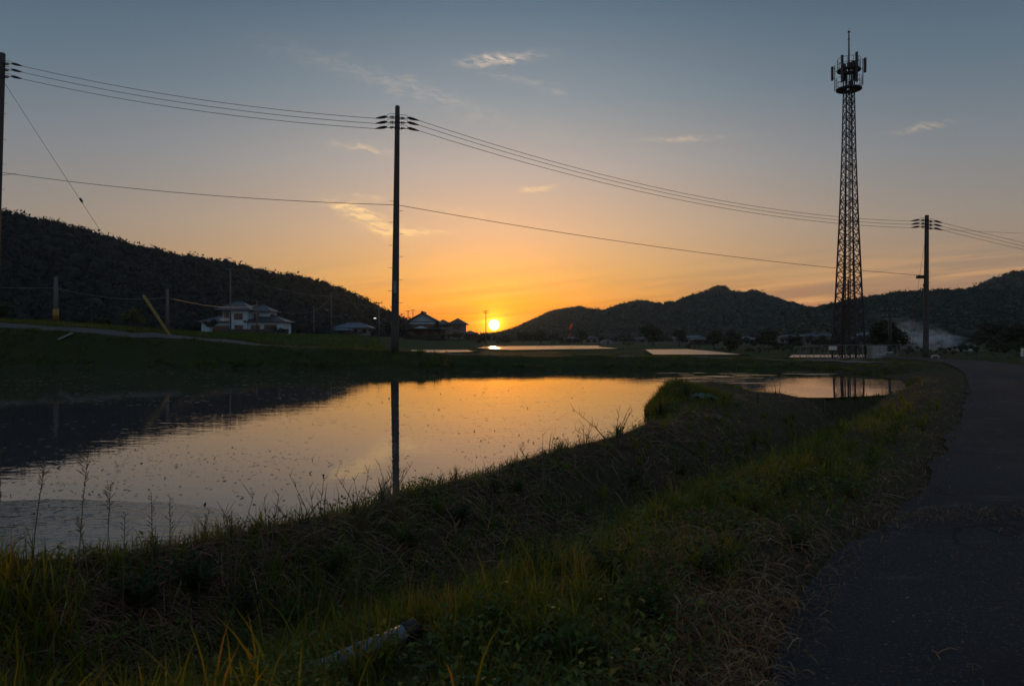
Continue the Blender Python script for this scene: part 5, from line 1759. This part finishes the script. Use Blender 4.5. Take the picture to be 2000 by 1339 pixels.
# crumpled netting on the levee
ncx, ncy = gp(1368, 778, .10)
nv = []
nn = 26
for a in range(nn):
    for b in range(12):
        u, v = a / (nn - 1) - .5, b / 11 - .5
        fx_, fy_ = u * .62, v * .5
        rz_ = .018 * math.sin(u * 31 + v * 11) + .018 * math.sin(v * 27 - u * 13) + .035 * random.random()
        nv.append((fx_ + .02 * math.sin(v * 15), fy_ + .03 * math.sin(u * 18), .05 + rz_ - .08 * (abs(u) * 2) ** 2 - .05 * (abs(v) * 2) ** 2))
nf = [(a * 12 + b, (a + 1) * 12 + b, (a + 1) * 12 + b + 1, a * 12 + b + 1) for a in range(nn - 1) for b in range(11)]
nm_ = bpy.data.meshes.new('netting'); nm_.from_pydata(nv, [], nf); nm_.materials.append(M['net']); nm_.polygons.foreach_set('use_smooth', [True] * len(nf))
no = link('netting', nm_); no.location = (ncx, ncy, hz(ncx, ncy))
tag(no, 'crumpled blue green netting on the grassy bump by the water', 'netting')


def stalk(px, py_base, py_tip, lean, label, zb=None, head=True, seed=0, heads=1, mat='stalk', head_len=.3, Y=None):
    if Y is None:
        X_, Y_ = gp(px, py_base, .05)
    else:
        X_, Y_ = (px - HX) / F * Y, Y
    z0 = hz(X_, Y_)
    hgt = EYE + (HY - py_tip) / F * Y_ - z0
    o = empty('grass_stalk', (X_, Y_, z0 - .01)); tag(o, label, 'grass stalk', 'tall stalks before the water')
    rg = random.Random(seed)
    pts = [Vector((lean * hgt * t_ ** 2, 0, hgt * t_)) for t_ in (0, .25, .5, .75, 1)]
    MB().path(pts, [.0034, .003, .0026, .0021, .0014], 6).build('stem', M[mat], o)
    for k in range(2):
        a = rg.uniform(0, 6.28); zz0 = hgt * (.12 + .16 * k); L_ = hgt * .35
        vs, ts, k_ = blades(np.array([[lean * hgt * .03, 0, zz0]]), np.array([L_]), np.array([.007]), np.array([.7]), np.array([a]), 4)
        tri_mesh('leaf', vs, ts, M['grass'], o, tint=np.tile((.06, .08, .02), (len(vs), 1)))
    if head:
        m = MB()
        for k in range(26):
            t_ = 1 - head_len * k / 26
            c = Vector((lean * hgt * t_ ** 2, 0, hgt * t_))
            a = rg.uniform(0, 6.28); s = (.006 + .018 * math.sin(math.pi * min(1, k / 20 + .1))) * (hgt / .5)
            e = c + Vector((math.cos(a) * s, math.sin(a) * s, s * .9))
            m.path([c, c.lerp(e, .6), e], [.0008, .0022, .0006], 4)
        m.build('seed_head', M['stalk_dry'], o)
    return o


for i, (px, pb_, pt_, ln, lab, kw) in enumerate((
        (150, 1130, 872, .06, 'tall thin seeding stalk standing before the algae film', {}),
        (62, 1120, 905, .10, 'leaning seeding stalk left of the tallest stalk', {}),
        (208, 1110, 942, .03, 'short feathery stalk right of the tallest stalk', {}),
        (298, 1090, 962, -.01, 'dense dark spike stalk above the left bank', dict(head_len=.6)),
        (332, 1088, 968, .0, 'second dense spike stalk above the left bank', dict(head_len=.6)),
        (176, 1115, 1006, -.12, 'short bent stalk low at the left', {}),
        (388, 1075, 992, .1, 'short spike stalk left of the branching weed', dict(head_len=.5)),
        (240, 1108, 998, .02, 'low spiky stalk between the feathery stalk and dense spikes', dict(head_len=.6)),
        (690, 1250, 1090, .05, 'pale seeding stalk in front of the grey pipe', dict(mat='stalk_dry')),
        (716, 1255, 1105, .08, 'second pale seeding stalk in front of the grey pipe', dict(mat='stalk_dry')))):
    stalk(px, pb_, pt_, ln, lab, seed=i, **kw)


def branching_weed(px, py_base, py_tip, label, n, spread, seed, zg=.05, mat='stalk_dry', leafy=0):
    X_, Y_ = gp(px, py_base, zg)
    z0 = hz(X_, Y_)
    hgt = EYE + (HY - py_tip) / F * Y_ - z0
    o = empty('dry_weed', (X_, Y_, z0 - .01)); tag(o, label, 'weed', 'weeds standing on the levee edge')
    rg = random.Random(seed)
    r = .0030 * (1 + Y_ * .09)
    for k in range(n):
        a = rg.uniform(0, 6.28); l_ = rg.uniform(.1, 1) * spread; hh = hgt * rg.uniform(.5, 1)
        dx_, dy_ = math.cos(a) * l_ * hgt, math.sin(a) * l_ * hgt
        pts = [Vector((dx_ * t_ ** 1.6, dy_ * t_ ** 1.6, hh * t_)) for t_ in (0, .3, .6, 1)]
        MB().path(pts, [r, r * .8, r * .6, r * .3], 5).build('stem', M[mat], o)
        m = MB()
        for q_ in range(5):
            t_ = rg.uniform(.5, .98) if q_ else .97
            c = Vector((dx_ * t_ ** 1.6, dy_ * t_ ** 1.6, hh * t_)); b_ = rg.uniform(0, 6.28); s = hgt * rg.uniform(.06, .16)
            m.path([c, c + Vector((math.cos(b_) * s * .7, math.sin(b_) * s * .7, s))], [r * .5, r * .25], 4)
        m.build('twig', M[mat], o)['kind'] = 'stuff'
    return o


for i, (px, pb_, pt_, lab, n, sp_) in enumerate((
        (1200, 862, 792, 'bushy bare weed silhouetted where the levee narrows', 9, .9),
        (1140, 872, 815, 'small bare weed left of the bushy one on the levee', 4, .6),
        (760, 968, 897, 'spiky clump beside the pole reflection', 9, .5),
        (705, 985, 910, 'spiky clump left of the pole reflection', 8, .8),
        (620, 1012, 918, 'bent reed like clump by the near shore', 6, .9),
        (455, 1062, 922, 'branching weed standing high at the lower left shore', 6, .5),
        (525, 1040, 955, 'fan shaped clump by the near left shore', 8, .8),
        (1060, 905, 852, 'arched dry stems on the levee crown', 7, 1.3))):
    branching_weed(px, pb_, pt_, lab, n, sp_, 40 + i)

# reeds standing in the right bay
for i, (px, pb_, pt_, ln) in enumerate(((1515, 768, 738, -.1), (1523, 768, 735, .02), (1532, 768, 739, .25), (1541, 768, 741, .4), (1510, 768, 744, -.25))):
    X_, Y_ = gp(px, pb_, -.1)
    hgt = (pb_ - pt_) / F * Y_
    o = empty('reed', (X_, Y_, hz(X_, Y_) - .02)); tag(o, ('second reed from the left', 'tallest middle reed', 'second reed from the right', 'rightmost reed leaning far over', 'leftmost short reed leaning left')[i] + ' at the edge of the right bay', 'reed', 'reeds at the right bay')
    vs, ts, k_ = blades(np.array([[0, 0, 0.]]), np.array([hgt + .06]), np.array([.02]), np.array([abs(ln)]), np.array([0 if ln > 0 else math.pi]), 5)
    tri_mesh('leaf', vs, ts, M['grass'], o, tint=np.tile((.05, .065, .02), (len(vs), 1)))
    vs, ts, k_ = blades(np.array([[.01, 0, 0.]]), np.array([hgt * .6]), np.array([.016]), np.array([.4]), np.array([2.0 * i]), 5)
    tri_mesh('leaf', vs, ts, M['grass'], o, tint=np.tile((.06, .07, .02), (len(vs), 1)))


def rosette(px, py_base, zg, hgt, nleaf, lw, label, name, col, cat, spread=.8, seed=0, up=1.0, lobed=False):
    X_, Y_ = gp(px, py_base, zg)
    o = empty(name, (X_, Y_, hz(X_, Y_) - .01)); tag(o, label, cat)
    rg = random.Random(seed)
    for k in range(nleaf):
        a = 2.399 * k + rg.uniform(-.3, .3)
        L_ = hgt * rg.uniform(.65, 1.1)
        sg = 7
        m = MB(); le, ri = [], []
        el0 = rg.uniform(.7, 1.35) * up
        cx_, cz_ = .0, 0.0
        for s in range(sg + 1):
            t_ = s / sg
            e_ = el0 - spread * 1.2 * t_ ** 1.5
            wv_ = lw * L_ * (math.sin(math.pi * min(1, .12 + .88 * t_)) ** .8) * (1 if not lobed else (1.25 if s % 2 else .55))
            if s == sg: wv_ = .001
            cxx = Vector((math.cos(a) * cx_, math.sin(a) * cx_, cz_)); sd2 = Vector((-math.sin(a), math.cos(a), .18))
            le.append(cxx - sd2 * wv_); ri.append(cxx + sd2 * wv_ + Vector((0, 0, .0)))
            cx_ += math.cos(e_) * L_ / sg; cz_ += math.sin(e_) * L_ / sg
        for s in range(sg):
            m.quad(le[s], ri[s], ri[s + 1], le[s + 1])
        lf_ = m.build('leaf', LEAFM[col], o, True)
    return o


LEAFM = {'green': leaf('broad_leaf_green', (.060, .110, .030), .35, False, .75), 'dark': leaf('broad_leaf_dark', (.032, .062, .030), .3, False, .75), 'lime': leaf('broad_leaf_lime', (.11, .14, .03), .4, False, .75)}


def leafy_shoots(px, py_base, zg, hgt, nshoot, label, col, seed=0, spread=.5, leafl=.07, lobed=True, name='leafy_weed'):
    """a clump of upright shoots with many small pointed leaves"""
    X_, Y_ = gp(px, py_base, zg)
    o = empty(name, (X_, Y_, hz(X_, Y_) - .01)); tag(o, label, 'plant')
    rg = random.Random(seed)
    fol = MB()
    for k in range(nshoot):
        a = 2.399 * k + rg.uniform(-.4, .4); l_ = spread * math.sqrt((k + .5) / nshoot) * hgt; H2 = hgt * rg.uniform(.6, 1.0)
        ax = lambda t_: Vector((math.cos(a) * l_ * t_ ** 1.4, math.sin(a) * l_ * t_ ** 1.4, H2 * t_))
        MB().path([ax(0), ax(.4), ax(.75), ax(1)], [.0035, .003, .0022, .001], 5).build('stem', M['stalk'], o, True)
        nl_ = 13
        for q_ in range(nl_):
            t_ = .12 + .88 * q_ / (nl_ - 1)
            c = ax(t_); b = 2.4 * q_ + rg.uniform(-.3, .3)
            L_ = leafl * (1.15 - .6 * t_) * rg.uniform(.8, 1.25); pit_ = .25 + .7 * t_
            dv = Vector((math.cos(b) * math.cos(pit_), math.sin(b) * math.cos(pit_), math.sin(pit_)))
            sv = Vector((-math.sin(b), math.cos(b), .15))
            for off, sc_ in (((0, 1), (.5, .55), (-.5, .55)) if lobed else ((0, 1),)):
                d3 = (dv + sv * off).normalized() * L_ * sc_
                st = c + dv * L_ * (.25 if off else 0)
                wv_ = L_ * (.13 if lobed else .22) * sc_
                fol.quad(st, st + d3 * .45 - sv * wv_, st + d3 - Vector((0, 0, L_ * .15 * sc_)), st + d3 * .45 + sv * wv_)
    fo = fol.build('foliage', LEAFM[col], o); fo['kind'] = 'stuff'
    return o


leafy_shoots(1270, 1240, -.05, .36, 12, 'large ferny mugwort clump near the straw heap', 'green', 3, .55, .085)
leafy_shoots(1185, 1165, -.1, .22, 9, 'smaller ferny clump left of the large mugwort', 'dark', 4, .8)
leafy_shoots(1525, 990, -.02, .34, 7, 'upright leafy weed with pointed leaves right of the dock plant', 'lime', 5, .45, .08, False)
leafy_shoots(1655, 985, .0, .30, 6, 'slender leafy weed standing near the road edge', 'green', 6, .5, .07, False)
leafy_shoots(1050, 1150, -.2, .24, 12, 'low grey green leafy clump in the ditch', 'dark', 7, .9)
leafy_shoots(965, 915, .08, .14, 3, 'thistle silhouetted against the pond at the levee top', 'dark', 10, .3, .08, True, 'thistle')
leafy_shoots(380, 1120, -.1, .22, 12, 'dark leafy clump at the left shore', 'dark', 11, .9, .08, False)
leafy_shoots(270, 1150, -.1, .24, 12, 'dark rounded leaf clump at the lower left shore', 'dark', 12, .9, .08, False)
leafy_shoots(560, 1075, .0, .18, 12, 'lush green clump on the near shore', 'green', 13, .9, .07, False)
leafy_shoots(880, 1190, -.2, .26, 10, 'ferny clump beside the black pipe end', 'dark', 21, .8)
leafy_shoots(1130, 1300, .0, .24, 9, 'leafy clump at the bottom left of the straw heap', 'green', 22, .8, .08, False)
leafy_shoots(820, 1120, -.2, .28, 10, 'dark ferny clump behind the grey pipe', 'dark', 23, .8)
leafy_shoots(1390, 1130, .0, .22, 9, 'low leafy clump right of the large mugwort', 'dark', 24, .9)
leafy_shoots(1560, 1080, .0, .24, 8, 'leafy weed between the dock plant and the road', 'green', 25, .7)
leafy_shoots(90, 1330, .0, .22, 12, 'round leafy clump in the lower left corner', 'dark', 26, 1.0, .09, False)
leafy_shoots(300, 1320, .0, .20, 12, 'bushy weed among the tall grass at the bottom', 'dark', 27, 1.0, .08, True)
rosette(1430, 985, -.05, .24, 5, .17, 'broad leaved dock plant on the ditch slope', 'dock_plant', 'green', 'plant', seed=1)
rosette(1375, 1010, -.10, .26, 24, .028, 'spiky rosette left of the dock plant', 'grass_tuft', 'green', 'plant', seed=2, spread=.9)
rosette(1135, 905, .05, .22, 30, .018, 'fresh green tuft on the levee crown', 'grass_tuft', 'green', 'plant', seed=8, up=1.2)
rosette(1065, 975, .0, .18, 24, .02, 'fresh green tuft on the brown levee slope', 'grass_tuft', 'green', 'plant', seed=9, up=1.2)
rosette(1400, 762, .05, .30, 34, .016, 'green grass tuft on top of the bump by the water', 'grass_tuft', 'green', 'plant', seed=14, up=1.25)
rosette(1290, 808, -.05, .36, 34, .016, 'upright grass tuft at the tip of the bump', 'grass_tuft', 'dark', 'plant', seed=15, up=1.35, spread=.5)
rosette(1340, 790, .0, .30, 34, .018, 'bushy grass tuft beside the netting', 'grass_tuft', 'dark', 'plant', seed=16, up=1.25, spread=.6)
rosette(1700, 925, .0, .24, 34, .018, 'thick green tuft beside the road', 'grass_tuft', 'green', 'plant', seed=17, up=1.1)
rosette(1640, 870, -.25, .30, 34, .02, 'bright green tuft in the ditch', 'grass_tuft', 'green', 'plant', seed=18, up=1.1)

for i, (px, pb_, hg, nb_, up_, sp_, lab) in enumerate((
        (452, 1052, .26, 9, 1.45, .35, 'tall dark spiky tuft at the left end of the near shore'), (528, 1032, .20, 12, 1.3, .6, 'fan of dark blades right of the tall spiky tuft'),
        (592, 1018, .30, 8, 1.2, 1.0, 'bent reed tuft hanging over the near shore'), (636, 1008, .30, 6, 1.5, .3, 'upright reed tuft beside the bent one'),
        (690, 990, .24, 14, 1.3, .6, 'dense spiky tuft left of the pole reflection'), (748, 974, .26, 14, 1.4, .45, 'dense upright tuft at the pole reflection'),
        (860, 952, .16, 12, 1.3, .6, 'short tuft right of the pole reflection'), (1000, 910, .18, 9, 1.4, .5, 'thin tuft right of the thistle'),
        (1085, 892, .24, 12, 1.1, 1.1, 'arching tuft on the levee crown'), (1150, 872, .22, 12, 1.35, .5, 'upright tuft near the levee narrows'), (1205, 862, .30, 16, 1.3, .7, 'bushy tuft where the levee narrows'),
        (1262, 812, .34, 10, 1.35, .5, 'dark tuft overhanging the tip of the bump'), (300, 1085, .24, 12, 1.45, .3, 'dark upright tuft at the film edge'), (225, 1105, .22, 12, 1.45, .35, 'shorter upright tuft left of the film edge tuft'),
        (1480, 775, .28, 12, 1.4, .4, 'tuft at the left end of the right bay'), (1600, 783, .20, 14, 1.3, .6, 'tuft before the middle of the right bay'), (1690, 782, .22, 14, 1.3, .6, 'tuft before the mast reflection'))):
    rosette(px, pb_, .0, hg, nb_, .013, lab, 'shore_tuft', 'dark', 'grass tuft', seed=60 + i, up=up_, spread=sp_)

for i, (px, pb_, hg, ns_, cl_, lab) in enumerate((
        (1010, 935, .16, 8, 'green', 'leafy clump on the levee right of the thistle'), (900, 975, .16, 9, 'dark', 'leafy clump on the levee left of the thistle'), (790, 1010, .18, 9, 'green', 'leafy clump behind the pole reflection foot'),
        (650, 1050, .20, 10, 'green', 'leafy clump below the bent reed tuft'), (480, 1100, .20, 10, 'dark', 'grey leafy clump right of the left shore clump'), (1240, 890, .18, 8, 'dark', 'leafy clump on the levee slope below the narrows'),
        (1330, 870, .20, 9, 'green', 'leafy clump on the levee slope near the netting'), (1450, 850, .22, 9, 'dark', 'leafy clump on the far levee slope'), (700, 1140, .24, 9, 'dark', 'leafy clump halfway down the levee'),
        (960, 1240, .22, 9, 'green', 'leafy clump right of the pipe end'), (1050, 1060, .24, 9, 'green', 'leafy clump low on the levee slope'), (1480, 1030, .26, 9, 'lime', 'bright leafy clump on the verge before the dock plant'),
        (1610, 940, .26, 8, 'green', 'leafy clump on the verge behind the dock plant'), (1750, 860, .26, 8, 'green', 'leafy clump at the road edge halfway along'))):
    leafy_shoots(px, pb_, -.05, hg, ns_, lab, cl_, 80 + i, .8, .065, i % 2 == 0)
